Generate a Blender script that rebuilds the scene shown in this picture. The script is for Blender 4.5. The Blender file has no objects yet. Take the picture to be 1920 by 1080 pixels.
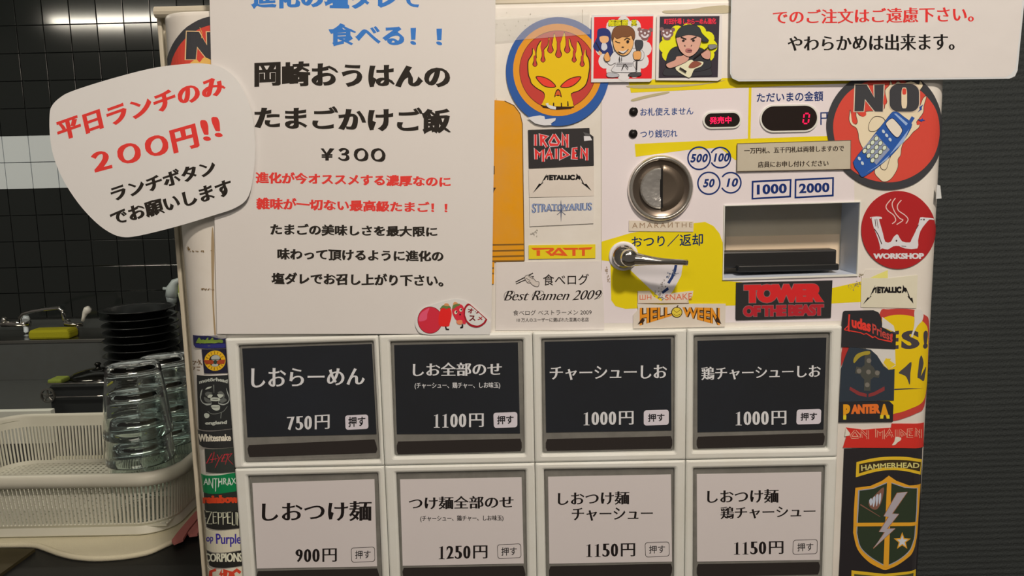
import bpy, bmesh, math, random
from mathutils import Vector, Matrix
from mathutils.geometry import tessellate_polygon
random.seed(7)
sc = bpy.context.scene
COL = sc.collection

# ------------------------------------------------------------------ camera
# world: X right along the machine's face, Y away from the viewer, Z up.
H0 = 1.35                                   # height of the seam between the two rows of buttons
RX, RY, RZ = 0.1422, 0.0069, -0.0218
T = Vector((0.019, 0.1445, 0.6683))
F = 1500.0
def rotm(a, b, c):
    A = Matrix.Rotation(a, 3, 'X'); B = Matrix.Rotation(b, 3, 'Y'); Cc = Matrix.Rotation(c, 3, 'Z')
    return Cc @ A @ B
RM = rotm(RX, RY, RZ)                       # machine (u, v down, w away) -> camera (x, y down, z away)
RT = RM.transposed()
CU = -(RT @ T)                              # camera position in (u, v, w)
def W(u, v, w):                             # machine coordinates -> world
    return Vector((u, w, H0 - v))
cam_d = bpy.data.cameras.new('camera')
cam_d.sensor_width = 36.0
cam_d.lens = F / 1920.0 * 36.0
cam_d.clip_start = 0.01; cam_d.clip_end = 50
cam = bpy.data.objects.new('camera', cam_d); COL.objects.link(cam)
def dirw(d):                                # camera-space direction -> world
    q = RT @ Vector(d); return Vector((q.x, q.z, -q.y))
ex, ey, ez = dirw((1, 0, 0)), dirw((0, -1, 0)), dirw((0, 0, -1))
m = Matrix(((ex.x, ey.x, ez.x), (ex.y, ey.y, ez.y), (ex.z, ey.z, ez.z))).to_4x4()
m.translation = W(CU.x, CU.y, CU.z)
cam.matrix_world = m
sc.camera = cam

# ------------------------------------------------------------------ light and exposure
sc.view_settings.view_transform = 'Standard'
sc.view_settings.look = 'None'
sc.view_settings.gamma = 1.0
sc.view_settings.use_curve_mapping = False
sc.view_settings.exposure = 0.0
wd = bpy.data.worlds.new('room_air'); sc.world = wd; wd.use_nodes = True
wd.node_tree.nodes['Background'].inputs[0].default_value = (1.0, 0.87, 0.76, 1)
wd.node_tree.nodes['Background'].inputs[1].default_value = 0.10
def area(name, loc, target, sx, sy, power, color):
    l = bpy.data.lights.new(name, 'AREA'); l.shape = 'RECTANGLE'; l.size = sx; l.size_y = sy
    l.energy = power; l.color = color
    o = bpy.data.objects.new(name, l); COL.objects.link(o); o.location = loc
    o.rotation_euler = (Vector(target) - Vector(loc)).to_track_quat('-Z', 'Y').to_euler()
    return o
area('ceiling_downlight', (0.30, -0.95, 2.58), (0.05, 0.0, 1.4), 0.12, 0.12, 20.0, (1.0, 0.85, 0.71))
area('soft_fill_light', (-0.1, -1.9, 2.60), (0.0, 0.0, 1.3), 1.5, 0.6, 15.0, (1.0, 0.86, 0.73))  # wide overhead soft fill, added to brighten the machine's face; stands for no fixture
area('kitchen_tube_light', (-1.95, 0.95, 2.42), (-1.9, 1.5, 0.9), 0.9, 0.055, 13.0, (1.0, 0.92, 0.76))
area('kitchen_fill_light', (-0.75, 0.75, 2.55), (-0.7, 1.2, 0.9), 0.3, 0.3, 2.6, (1.0, 0.88, 0.72))  # dim fill added over the kitchen to lift its brightness; stands for no fixture

# ------------------------------------------------------------------ colour and materials
def s2l(c):
    c /= 255.0
    return c / 12.92 if c <= 0.04045 else ((c + 0.055) / 1.055) ** 2.4
WHITE = tuple(s2l(c) for c in (200, 188, 175))       # how white paper reads in the photograph
def alb(rgb, k=0.80):                                # photographed colour -> surface colour
    v = [s2l(c) / w * k for c, w in zip(rgb, WHITE)]; m_ = max(v)
    if m_ > 0.88: v = [x * 0.88 / m_ for x in v]
    return tuple(max(0.004, x) for x in v)
MATS = {}
def mat(rgb, rough=0.5, metal=0.0, coat=0.0, spec=0.5, grime=0.0, raw=False, bump=0.0, bscale=300, emit=None, es=0.0, alpha=1.0, trans=0.0, ior=1.45, gcol=(150, 130, 105), gscale=25, k=0.80):
    key = (tuple(rgb), rough, metal, coat, spec, grime, raw, bump, bscale, emit, es, alpha, trans, ior, gcol, gscale, k)
    if key in MATS: return MATS[key]
    mt = bpy.data.materials.new('surface'); mt.use_nodes = True
    nt = mt.node_tree; b = nt.nodes['Principled BSDF']
    c = tuple(s2l(x) for x in rgb) if raw else alb(rgb, k)
    b.inputs['Base Color'].default_value = (*c, 1)
    b.inputs['Roughness'].default_value = rough
    b.inputs['Metallic'].default_value = metal
    b.inputs['Coat Weight'].default_value = coat
    b.inputs['Coat Roughness'].default_value = 0.12
    b.inputs['Specular IOR Level'].default_value = spec
    b.inputs['IOR'].default_value = ior
    b.inputs['Alpha'].default_value = alpha
    b.inputs['Transmission Weight'].default_value = trans
    if emit:
        b.inputs['Emission Color'].default_value = (*[s2l(x) for x in emit], 1)
        b.inputs['Emission Strength'].default_value = es
    if grime or bump:
        tc = nt.nodes.new('ShaderNodeTexCoord')
        if grime:
            n = nt.nodes.new('ShaderNodeTexNoise'); n.inputs['Scale'].default_value = gscale; n.inputs['Detail'].default_value = 8
            n.inputs['Roughness'].default_value = 0.65
            nt.links.new(tc.outputs['Object'], n.inputs['Vector'])
            r = nt.nodes.new('ShaderNodeValToRGB'); r.color_ramp.elements[0].position = 0.38; r.color_ramp.elements[1].position = 0.78
            r.color_ramp.elements[0].color = (0, 0, 0, 1); r.color_ramp.elements[1].color = (grime, grime, grime, 1)
            nt.links.new(n.outputs['Fac'], r.inputs['Fac'])
            mx = nt.nodes.new('ShaderNodeMix'); mx.data_type = 'RGBA'
            nt.links.new(r.outputs['Color'], mx.inputs['Factor'])
            mx.inputs['A'].default_value = (*c, 1); mx.inputs['B'].default_value = (*alb(gcol), 1)
            nt.links.new(mx.outputs['Result'], b.inputs['Base Color'])
        if bump:
            n2 = nt.nodes.new('ShaderNodeTexNoise'); n2.inputs['Scale'].default_value = bscale; n2.inputs['Detail'].default_value = 3
            nt.links.new(tc.outputs['Object'], n2.inputs['Vector'])
            bp = nt.nodes.new('ShaderNodeBump'); bp.inputs['Strength'].default_value = bump; bp.inputs['Distance'].default_value = 0.002
            nt.links.new(n2.outputs['Fac'], bp.inputs['Height']); nt.links.new(bp.outputs['Normal'], b.inputs['Normal'])
    MATS[key] = mt
    return mt
PAPER = mat((200, 188, 175), 0.62, grime=0.10, gcol=(180, 165, 148), gscale=9)
CREAM = mat((206, 193, 176), 0.38, grime=0.35, gcol=(176, 158, 132), gscale=14)
CREAM2 = mat((178, 163, 138), 0.45, grime=0.45, gcol=(150, 130, 100), gscale=12)
BEZEL = mat((204, 196, 180), 0.32, coat=0.3, grime=0.25, gcol=(178, 162, 134), gscale=18)
BLACKP = mat((38, 38, 36), 0.38, raw=False)
CHROME = mat((215, 213, 208), 0.07, metal=1.0, raw=True)
STEEL = mat((120, 120, 118), 0.34, metal=1.0, raw=True, grime=0.3, gcol=(70, 70, 70))
def ink(rgb, rough=0.45): return mat(rgb, rough, spec=0.18)

# ------------------------------------------------------------------ the face of the machine
RL, RR = 0.030, 0.015                        # radii of its rounded left and right edges
def flat_ray(px, py):
    d = RT @ Vector(((px - 960) / F, (py - 540) / F, 1.0)); return d
def onplane(px, py, w=0.0):                  # pixel -> (u, v) on the plane w
    d = flat_ray(px, py); s = (w - CU.z) / d.z
    return CU.x + d.x * s, CU.y + d.y * s
UL = onplane(392, 1080, 0.61 * RL)[0] - 0.002
UR = onplane(1719, 1080, 0.61 * RR)[0] + 0.001
def depth(u):                                # how far the face recedes at u
    if u < UL + RL:
        x = min(RL, UL + RL - u); return RL - math.sqrt(max(0.0, RL * RL - x * x))
    if u > UR - RR:
        x = min(RR, u - UR + RR); return RR - math.sqrt(max(0.0, RR * RR - x * x))
    return 0.0
def bent(px, py):                            # pixel -> (u, v) on the bent face
    u, v = onplane(px, py)
    if UL + RL < u < UR - RR: return u, v
    d = flat_ray(px, py); best = None; prev = None
    for i in range(61):
        w = -0.001 + (0.0315 if u < 0 else 0.0165) * i / 60
        s = (w - CU.z) / d.z; uu = CU.x + d.x * s
        g = depth(uu) - w                    # >0 while still in front
        if uu < UL or uu > UR: break
        if best is None or g < best[0]: best = (g, uu, CU.y + d.y * s)
        if g <= 0: break
    if best is None: return (max(UL + 0.0002, min(UR - 0.0002, u)), v)
    return best[1], best[2]
def P(px, py, d=0.0, flat=False):            # pixel -> world, d in front of the face
    if flat:
        u, v = onplane(px, py, -d); return W(u, v, -d)
    u, v = bent(px, py); return W(u, v, depth(u) - d)

# ------------------------------------------------------------------ object helpers
def tag(o, label=None, cat=None, group=None, kind=None):
    if label: o['label'] = label
    if cat: o['category'] = cat
    if group: o['group'] = group
    if kind: o['kind'] = kind
    return o
def origin(o):
    return o['_org'] if '_org' in o.keys() else (0, 0, 0)
ORG = {}
def link(name, me, parent=None, org=None, smooth=False, m=None):
    """me holds world coordinates; the object's origin is put at org (or at its parent's)."""
    o = bpy.data.objects.new(name, me); COL.objects.link(o)
    if parent is not None:
        oo = ORG[parent.name]; o.parent = parent
    else:
        oo = Vector(org) if org is not None else Vector((0, 0, 0)); o.location = oo
    ORG[o.name] = Vector(oo)
    if oo.length: me.transform(Matrix.Translation(-oo))
    if smooth:
        for p in me.polygons: p.use_smooth = True
    if m is not None: me.materials.append(m)
    return o
def empty(name, org, label=None, cat=None, group=None):
    o = bpy.data.objects.new(name, None); COL.objects.link(o); o.location = org; o.empty_display_size = 0.05
    ORG[o.name] = Vector(org); tag(o, label, cat, group); return o
def mesh_from(verts, faces, name='shape'):
    me = bpy.data.meshes.new(name); me.from_pydata([tuple(v) for v in verts], [], faces); me.update(); return me
def from_bm(bm, name='shape'):
    bmesh.ops.recalc_face_normals(bm, faces=bm.faces)
    me = bpy.data.meshes.new(name); bm.to_mesh(me); bm.free(); return me
def add_box(bm, lo, hi, bev=0.0, seg=2, mtx=None):
    r = bmesh.ops.create_cube(bm, size=1.0)['verts']
    c = [(a + b) / 2 for a, b in zip(lo, hi)]; s = [abs(b - a) for a, b in zip(lo, hi)]
    for v in r: v.co = Vector((v.co.x * s[0] + c[0], v.co.y * s[1] + c[1], v.co.z * s[2] + c[2]))
    if bev:
        es = list({e for v in r for e in v.link_edges})
        res = bmesh.ops.bevel(bm, geom=es, offset=bev, segments=seg, profile=0.5, affect='EDGES')
        r = list({v for f in res['faces'] for v in f.verts} | {v for v in r if v.is_valid})
    if mtx:
        for v in r: v.co = mtx @ v.co
    return r
def add_lathe(bm, prof, c, axis='Z', n=32, mtx=None):
    """prof: (r, h) pairs; axis Z up or Y towards the viewer (h measured along -Y)"""
    rings = []
    for r, h in prof:
        ring = []
        for i in range(n):
            a = 2 * math.pi * i / n
            if axis == 'Z': p = Vector((c[0] + r * math.cos(a), c[1] + r * math.sin(a), c[2] + h))
            else: p = Vector((c[0] + r * math.cos(a), c[1] - h, c[2] + r * math.sin(a)))
            if mtx: p = mtx @ p
            ring.append(bm.verts.new(p))
        rings.append(ring)
    for a, b in zip(rings, rings[1:]):
        for i in range(n):
            bm.faces.new((a[i], a[(i + 1) % n], b[(i + 1) % n], b[i]))
    return rings
def cap(bm, ring): bm.faces.new(ring)
def add_tube(bm, pts, rad, n=10, caps=True):
    pts = [Vector(p) for p in pts]; rings = []
    if not isinstance(rad, (list, tuple)): rad = [rad] * len(pts)
    up = Vector((0, 0, 1))
    for i, p in enumerate(pts):
        t = (pts[min(i + 1, len(pts) - 1)] - pts[max(i - 1, 0)]).normalized()
        a = t.cross(up)
        if a.length < 0.05: a = t.cross(Vector((1, 0, 0)))
        a.normalize(); b = t.cross(a).normalized()
        rings.append([bm.verts.new(p + (a * math.cos(2 * math.pi * k / n) + b * math.sin(2 * math.pi * k / n)) * rad[i]) for k in range(n)])
    for a, b in zip(rings, rings[1:]):
        for k in range(n): bm.faces.new((a[k], a[(k + 1) % n], b[(k + 1) % n], b[k]))
    if caps: bm.faces.new(rings[0]); bm.faces.new(rings[-1])

# ------------------------------------------------------------------ flat shapes drawn on the face
def curve(pts, n=6, closed=True):            # rounded outline through the points
    N = len(pts); out = []
    rng = range(N if closed else N - 1)
    for i in rng:
        p0, p1, p2, p3 = (pts[(i - 1) % N], pts[i], pts[(i + 1) % N], pts[(i + 2) % N]) if closed else (pts[max(i - 1, 0)], pts[i], pts[i + 1], pts[min(i + 2, N - 1)])
        for k in range(n):
            t = k / n
            out.append(tuple(0.5 * (2 * b + (c - a) * t + (2 * a - 5 * b + 4 * c - d) * t * t + (3 * b - a - 3 * c + d) * t ** 3) for a, b, c, d in zip(p0, p1, p2, p3)))
    if not closed: out.append(tuple(pts[-1]))
    return out
def ell(cx, cy, rx, ry=None, n=40, rot=0.0, a0=0.0, a1=360.0):
    ry = rx if ry is None else ry; out = []
    full = abs(a1 - a0) >= 360
    for i in range(n if full else n + 1):
        a = math.radians(a0 + (a1 - a0) * i / n)
        x, y = rx * math.cos(a), ry * math.sin(a); c, s = math.cos(rot), math.sin(rot)
        out.append((cx + x * c - y * s, cy + x * s + y * c))
    return out
def arcband(cx, cy, r0, r1, a0, a1, n=24, k=1.0):
    return ell(cx, cy, r1, r1 * k, n, 0, a0, a1) + ell(cx, cy, r0, r0 * k, n, 0, a0, a1)[::-1]
def rrect(x0, y0, x1, y1, r, n=4):
    out = []
    for cx, cy, a in ((x1 - r, y0 + r, -90), (x1 - r, y1 - r, 0), (x0 + r, y1 - r, 90), (x0 + r, y0 + r, 180)):
        for i in range(n + 1):
            t = math.radians(a + 90 * i / n); out.append((cx + r * math.cos(t), cy + r * math.sin(t)))
    return out
def stroke(pts, w, w1=None, cl=False):       # a drawn line as an outline of width w (tapering to w1)
    w1 = w if w1 is None else w1; N = len(pts); L, R = [], []
    for i, p in enumerate(pts):
        if cl: a, b = pts[(i - 1) % N], pts[(i + 1) % N]
        else: a, b = pts[max(i - 1, 0)], pts[min(i + 1, N - 1)]
        dx, dy = b[0] - a[0], b[1] - a[1]; l = math.hypot(dx, dy) or 1
        nx, ny = -dy / l, dx / l
        k = 1.0
        if cl or 0 < i < N - 1:
            q = pts[(i + 1) % N]; ex_, ey_ = q[0] - p[0], q[1] - p[1]; el = math.hypot(ex_, ey_) or 1
            c = abs((-ey_ / el) * nx + (ex_ / el) * ny); k = 1 / max(c, 0.55)
        h = (w + (w1 - w) * i / max(1, N - 1)) / 2 * k
        L.append((p[0] + nx * h, p[1] + ny * h)); R.append((p[0] - nx * h, p[1] - ny * h))
    if cl: return ('ring', L, R)
    return ('strip', L, R)
def fill2d(polys):
    """polys: outlines; ('strip'|'ring', L, R); or [outer, hole, ...] -> verts, faces in 2D"""
    V, Fc = [], []
    for p in polys:
        b = len(V)
        if isinstance(p, tuple) and p and p[0] in ('strip', 'ring'):
            n = len(p[1]); V += p[1] + p[2]
            for i in range(n - 1 if p[0] == 'strip' else n):
                j = (i + 1) % n; Fc.append((b + i, b + j, b + n + j, b + n + i))
        elif isinstance(p, list) and p and isinstance(p[0], list):
            flat = [q for lp in p for q in lp]; V += flat
            for t in tessellate_polygon([[Vector((x, y, 0)) for x, y in lp] for lp in p]): Fc.append(tuple(b + i for i in t))
        else:
            V += list(p)
            for t in tessellate_polygon([[Vector((x, y, 0)) for x, y in p]]): Fc.append(tuple(b + i for i in t))
    return V, Fc
def lay(V, Fc, d, flat=False, th=0.0):
    """2D pixel mesh -> mesh lying on the machine's face, d in front of it; th gives a body"""
    bm = bmesh.new(); vs = []
    for x, y in V:
        u, v = onplane(x, y, -d) if flat else bent(x, y)
        vs.append(bm.verts.new((u, v, 0)))
    for f in Fc:
        try: bm.faces.new([vs[i] for i in f])
        except ValueError: pass
    if not flat and vs:
        us = [v.co.x for v in vs]; lo, hi = min(us), max(us); cuts = []
        if lo < UL + RL: cuts += [UL + RL * (1 - math.cos(math.radians(a))) for a in range(6, 91, 6)]
        if hi > UR - RR: cuts += [UR - RR * (1 - math.cos(math.radians(a))) for a in range(9, 91, 9)]
        for c in cuts:
            if lo + 1e-5 < c < hi - 1e-5:
                bmesh.ops.bisect_plane(bm, geom=bm.verts[:] + bm.edges[:] + bm.faces[:], plane_co=(c, 0, 0), plane_no=(1, 0, 0), dist=1e-6)
    # make every face look at the viewer
    for f in bm.faces:
        f.normal_update()
        if f.normal.z > 0: f.normal_flip()
    def put(co, dd):
        if flat: return W(co.x, co.y, -dd)
        w = depth(co.x)
        if w > 0:                            # offset along the bent surface's normal
            if co.x < 0: sx = -(UL + RL - co.x) / RL
            else: sx = (co.x - UR + RR) / RR
            cz = math.sqrt(max(0.0, 1 - sx * sx))
            return W(co.x + sx * dd, co.y, w - cz * dd)
        return W(co.x, co.y, -dd)
    if th:
        bmesh.ops.remove_doubles(bm, verts=bm.verts, dist=1e-6)
        top = bm.faces[:]; r = bmesh.ops.duplicate(bm, geom=top)
        vm = {v: None for v in bm.verts}
        bot_faces = [g for g in r['geom'] if isinstance(g, bmesh.types.BMFace)]
        vmap = r['vert_map']
        botv = {g for g in r['geom'] if isinstance(g, bmesh.types.BMVert)}
        bound = [e for e in bm.edges if len(e.link_faces) == 1 and e.verts[0] not in botv]
        for f in bot_faces: f.normal_flip()
        for e in bound:
            a, b = e.verts
            try: bm.faces.new((a, b, vmap[b], vmap[a]))
            except Exception: pass
        new = {v: put(v.co, d - th if v in botv else d) for v in bm.verts}
        for v, c in new.items(): v.co = c
        bmesh.ops.recalc_face_normals(bm, faces=bm.faces)
    else:
        seen = {}; n = 0                     # pieces that overlap get a hair's breadth between them
        for v in bm.verts:
            if v in seen: continue
            st_k = [v]; seen[v] = n
            while st_k:
                a = st_k.pop()
                for e_ in a.link_edges:
                    b2 = e_.other_vert(a)
                    if b2 not in seen: seen[b2] = n; st_k.append(b2)
            n += 1
        inc = min(2.5e-6, 5e-5 / max(1, n))
        for v, c2 in [(v, put(v.co, d + seen[v] * inc + random.random() * 8e-6)) for v in bm.verts]: v.co = c2
    for f in bm.faces: f.normal_update()
    me = bpy.data.meshes.new('shape'); bm.to_mesh(me); bm.free(); return me
TOP = {}; FLAT = {}
def sheet(name, poly, rgb, d, label, cat, th=0.00025, group=None, m=None, flat=False, rough=0.4, coat=0.0, grime=0.0):
    """a sticker or paper: a top-level thin body whose front is d in front of the face"""
    V, Fc = fill2d(poly if isinstance(poly, tuple) else [poly])
    me = lay(V, Fc, d, flat, th)
    c = sum((v.co for v in me.vertices), Vector()) / max(1, len(me.vertices))
    o = link(name, me, None, c, m=m or mat(rgb, rough, coat=coat, grime=grime, spec=.28))
    TOP[o.name] = d; FLAT[o.name] = flat
    return tag(o, label, cat, group)
def draw(parent, name, polys, rgb, lv=1, rough=0.45, m=None, label=None, step=0.00007):
    """flat print on a sheet, as a part of it; lv is its layer"""
    V, Fc = fill2d(polys)
    me = lay(V, Fc, TOP[parent.name] + step * lv, FLAT[parent.name])
    o = link(name, me, parent, m=m or ink(rgb, rough))
    if label: o['label'] = label
    return o

# ------------------------------------------------------------------ lettering
GC = {}
def glyph(s, lo, hi, k, shear, slant, sp):
    key = (s, lo, hi, k, shear, slant, sp)
    if key in GC: return GC[key]
    c = bpy.data.curves.new('t', 'FONT'); c.body = s; c.size = 1; c.resolution_u = 4; c.space_character = sp
    o = bpy.data.objects.new('t', c); COL.objects.link(o)
    dg = bpy.context.evaluated_depsgraph_get(); dg.update()
    me = bpy.data.meshes.new_from_object(o.evaluated_get(dg))
    bpy.data.objects.remove(o); bpy.data.curves.remove(c)
    bm = bmesh.new(); bm.from_mesh(me); bpy.data.meshes.remove(me)
    bmesh.ops.remove_doubles(bm, verts=bm.verts, dist=1e-5)
    kx, ky = k; L = math.hypot(kx, ky); kx /= L; ky /= L; mv = {}
    for v in bm.verts:
        ns = []
        for e in v.link_edges:
            if len(e.link_faces) == 1:
                f = e.link_faces[0]; mid = (e.verts[0].co + e.verts[1].co) / 2
                dd = e.verts[1].co - e.verts[0].co; n = Vector((dd.y, -dd.x, 0))
                if n.length < 1e-9: continue
                n.normalize()
                if n.dot(f.calc_center_median() - mid) > 0: n = -n
                ns.append(n)
        if not ns: continue
        w = [lo + (hi - lo) * (n.x * kx + n.y * ky) ** 2 for n in ns]
        if len(ns) >= 2:
            n1, n2 = ns[0], ns[1]; det = n1.x * n2.y - n1.y * n2.x; sm = n1 + n2
            if abs(det) > .35: off = Vector(((w[0] * n2.y - w[1] * n1.y) / det, (n1.x * w[1] - n2.x * w[0]) / det, 0))
            elif sm.length > .1: off = sm.normalized() * (w[0] + w[1]) / 2
            else: off = Vector((0, 0, 0))
        else: off = ns[0] * w[0]
        mv[v] = off
    for v, o_ in mv.items(): v.co += o_
    for v in bm.verts:
        x, y = v.co.x, v.co.y
        v.co.x = x + slant * y; v.co.y = y + shear * ((x / sp) % 1.0)
    bm.verts.index_update()
    V = [(v.co.x, v.co.y) for v in bm.verts]; Fc = [tuple(v.index for v in f.verts) for f in bm.faces]
    bm.free(); GC[key] = (V, Fc); return V, Fc
STY = {
 'gothic': dict(lo=0.0, hi=0.0), 'bold': dict(lo=.022, hi=.022), 'black': dict(lo=.045, hi=.045), 'thin': dict(lo=-.012, hi=-.012),
 'mincho': dict(lo=-.012, hi=.016), 'minchob': dict(lo=-.002, hi=.034), 'brush': dict(lo=.012, hi=.064, k=(.8, -.5), shear=.07),
 'brushs': dict(lo=.016, hi=.06, k=(.8, -.5), shear=.07), 'italic': dict(lo=.03, hi=.03, slant=.22), 'script': dict(lo=-.020, hi=.014, slant=.45, k=(1, .2)),
 'serif': dict(lo=-.014, hi=.03), 'heavy': dict(lo=.065, hi=.085), 'out': dict(lo=.06, hi=.06), 'heavyout': dict(lo=.10, hi=.12),
}
def tquad(s, q, sty='gothic', sp=1.0, warp=None, **over):
    """string -> 2D pixel mesh filling the quad TL TR BR BL; warp(x, y) -> (x, y) in unit box, y down"""
    a = dict(lo=0, hi=0, k=(1, 0), shear=0, slant=0); a.update(STY[sty]); a.update(over)
    V, Fc = glyph(s, a['lo'], a['hi'], a['k'], a['shear'], a['slant'], sp)
    xs = [v[0] for v in V]; ys = [v[1] for v in V]; x0, x1, y0, y1 = min(xs), max(xs), min(ys), max(ys)
    out = []; tl, tr, br, bl = q
    for x, y in V:
        s_, t = (x - x0) / (x1 - x0), (y1 - y) / (y1 - y0)
        if warp: s_, t = warp(s_, t)
        out.append(tuple((a_ * (1 - s_) + b_ * s_) * (1 - t) + (d_ * (1 - s_) + c_ * s_) * t for a_, b_, c_, d_ in zip(tl, tr, br, bl)))
    return out, Fc
def Q(xl, t, b, xr, t2, b2): return ((xl, t), (xr, t2), (xr, b2), (xl, b))
def text(parent, s, q, sty, rgb, lv=1, name='lettering', sp=1.0, warp=None, m=None, step=0.00007, label=None, **over):
    if len(q) == 6: q = Q(*q)
    V, Fc = tquad(s, q, sty, sp, warp, **over)
    me = lay(V, Fc, TOP[parent.name] + step * lv, FLAT[parent.name])
    o = link(name, me, parent, m=m or ink(rgb, 0.5))
    if label: o['label'] = label
    return o
def reg(x0, y0, s):                          # helper: coordinates read in an enlarged crop of the photo
    def f(*pts):
        if len(pts) == 2 and not isinstance(pts[0], (tuple, list)): return (x0 + pts[0] / s, y0 + pts[1] / s)
        return [(x0 + a / s, y0 + b / s) for a, b in pts]
    return f

# ================================================================== the setting
def struct(name, me, m, smooth=False):
    o = link(name, me, None, (0, 0, 0), smooth, m); o['kind'] = 'structure'; return o
YB = 2.33                                    # the kitchen's tiled wall
def boxmesh(lo, hi, bev=0.0):
    bm = bmesh.new(); add_box(bm, lo, hi, bev); return from_bm(bm)
DARKWALL = mat((52, 54, 52), 0.75, bump=0.5, bscale=900)
struct('floor', boxmesh((-3.6, -3.2, -0.05), (2.6, 2.5, 0.0)), mat((96, 84, 70), 0.5, grime=0.3))
struct('ceiling', boxmesh((-3.6, -3.2, 2.64), (2.6, 2.5, 2.70)), mat((190, 182, 168), 0.8))
GROUT = mat((58, 58, 54), 0.6)
wall_back = struct('wall_back', boxmesh((-3.6, YB + 0.008, 0), (0.2, YB + 0.10, 2.64)), GROUT)
# tiles, one object each
TB = mat((30, 31, 28), 0.10, spec=0.6); TW = mat((240, 236, 226), 0.14, spec=0.6)
tile_me = boxmesh((-0.0474, -0.001, -0.0474), (0.0474, 0.008, 0.0474), 0.0012)
tile_me.materials.append(TB)
for p in tile_me.polygons: p.use_smooth = False
def backpix(px, py, y=YB):
    d = flat_ray(px, py); s = (y - CU.z) / d.z; return W(CU.x + d.x * s, CU.y + d.y * s, y)
t0 = backpix(81, 47); tw = backpix(60, 246)
pitch = 0.0970
nrow_w = round((t0.z - tw.z) / pitch)
for j in range(-6, 11):
    for i in range(-8, 7):
        if i * pitch + t0.x > -0.62 and j > 6: continue
        o = bpy.data.objects.new('tile', tile_me); COL.objects.link(o); o.parent = wall_back
        o.location = (t0.x + (i + .5) * pitch, YB, t0.z - (j + .5) * pitch)
        o.rotation_euler = (random.uniform(-.004, .004), 0, random.uniform(-.004, .004))
        if j in (nrow_w, nrow_w + 1):
            o.material_slots[0].link = 'OBJECT'; o.material_slots[0].material = TW
# ribbed dark wall the machine stands against
def ribbed():
    V, Fc = [], []; z0, z1 = 0.0, 2.64; n = 0; x0, x1 = -0.16, 2.5; yw = 0.42
    z = z0; rows = []
    while z < z1:
        rows += [(z, 0.0), (z + 0.0026, -0.0006), (z + 0.0044, -0.0006), (z + 0.0068, 0.0)]; z += 0.0088
    for zz, dy in rows: V += [(x0, yw + dy, zz), (x1, yw + dy, zz + 0.035)]
    for i in range(len(rows) - 1): Fc.append((2 * i, 2 * i + 1, 2 * i + 3, 2 * i + 2))
    b = len(V); V += [(x0, yw + .01, 0), (x1, yw + .01, 0), (x1, yw + .01, 2.64), (x0, yw + .01, 2.64), (x0, yw + .12, 0), (x1, yw + .12, 0), (x1, yw + .12, 2.64), (x0, yw + .12, 2.64)]
    Fc += [(b, b + 3, b + 7, b + 4), (b + 4, b + 7, b + 6, b + 5), (b + 1, b + 5, b + 6, b + 2), (b, b + 1, b + 2, b + 3)]
    return mesh_from(V, Fc)
struct('wall_right', ribbed(), mat((54, 56, 53), 0.8, bump=0.8, bscale=350, grime=.5, gcol=(40, 42, 40), gscale=6))

# ================================================================== ticket machine
VT = onplane(1000, 7, 0.026)[1]               # top of the cabinet
VB = 0.42                                    # its bottom, well below the frame
UCL = onplane(384, 1080, 0.035)[0]; UCR = UR + 0.0012
machine = empty('ticket_machine', W(0, VB, 0.15), 'cream coloured ticket vending machine with two rows of menu buttons', 'vending machine')
bm = bmesh.new()
add_box(bm, W(UCL, VB, 0.034), W(UCR, VT - 0.002, 0.30), 0.003)
link('cabinet', from_bm(bm), machine, m=CREAM2)
# folded rim along the top and the two sides, framing the door
bm = bmesh.new()
add_tube(bm, [W(UCL + .001, VT, .026), W(UCR - .001, VT, .026)], 0.0046, 12)
add_box(bm, W(UCL, VT + 0.002, 0.026), W(UCR, VT - 0.0044, 0.036), 0.001)
link('top_rim', from_bm(bm), machine, smooth=False, m=CREAM2)
bm = bmesh.new()
add_box(bm, W(UCL - .0005, VB, 0.030), W(UCL + 0.003, VT, 0.040), 0.0008)
link('side_rim', from_bm(bm), machine, m=CREAM2)
bm = bmesh.new()
add_box(bm, W(UCR - 0.001, VB, 0.020), W(UCR + .0005, VT, 0.040), 0.0006)
link('side_rim', from_bm(bm), machine, m=CREAM)
# stand below the machine
bm = bmesh.new(); add_box(bm, (UCL + .02, .03, 0), (UCR - .02, .29, H0 - VB), 0.004)
st = link('machine_stand', from_bm(bm), None, (0, .15, 0), m=mat((40, 38, 36), .5))
tag(st, 'dark pedestal under the cream ticket machine', 'stand')
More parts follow.
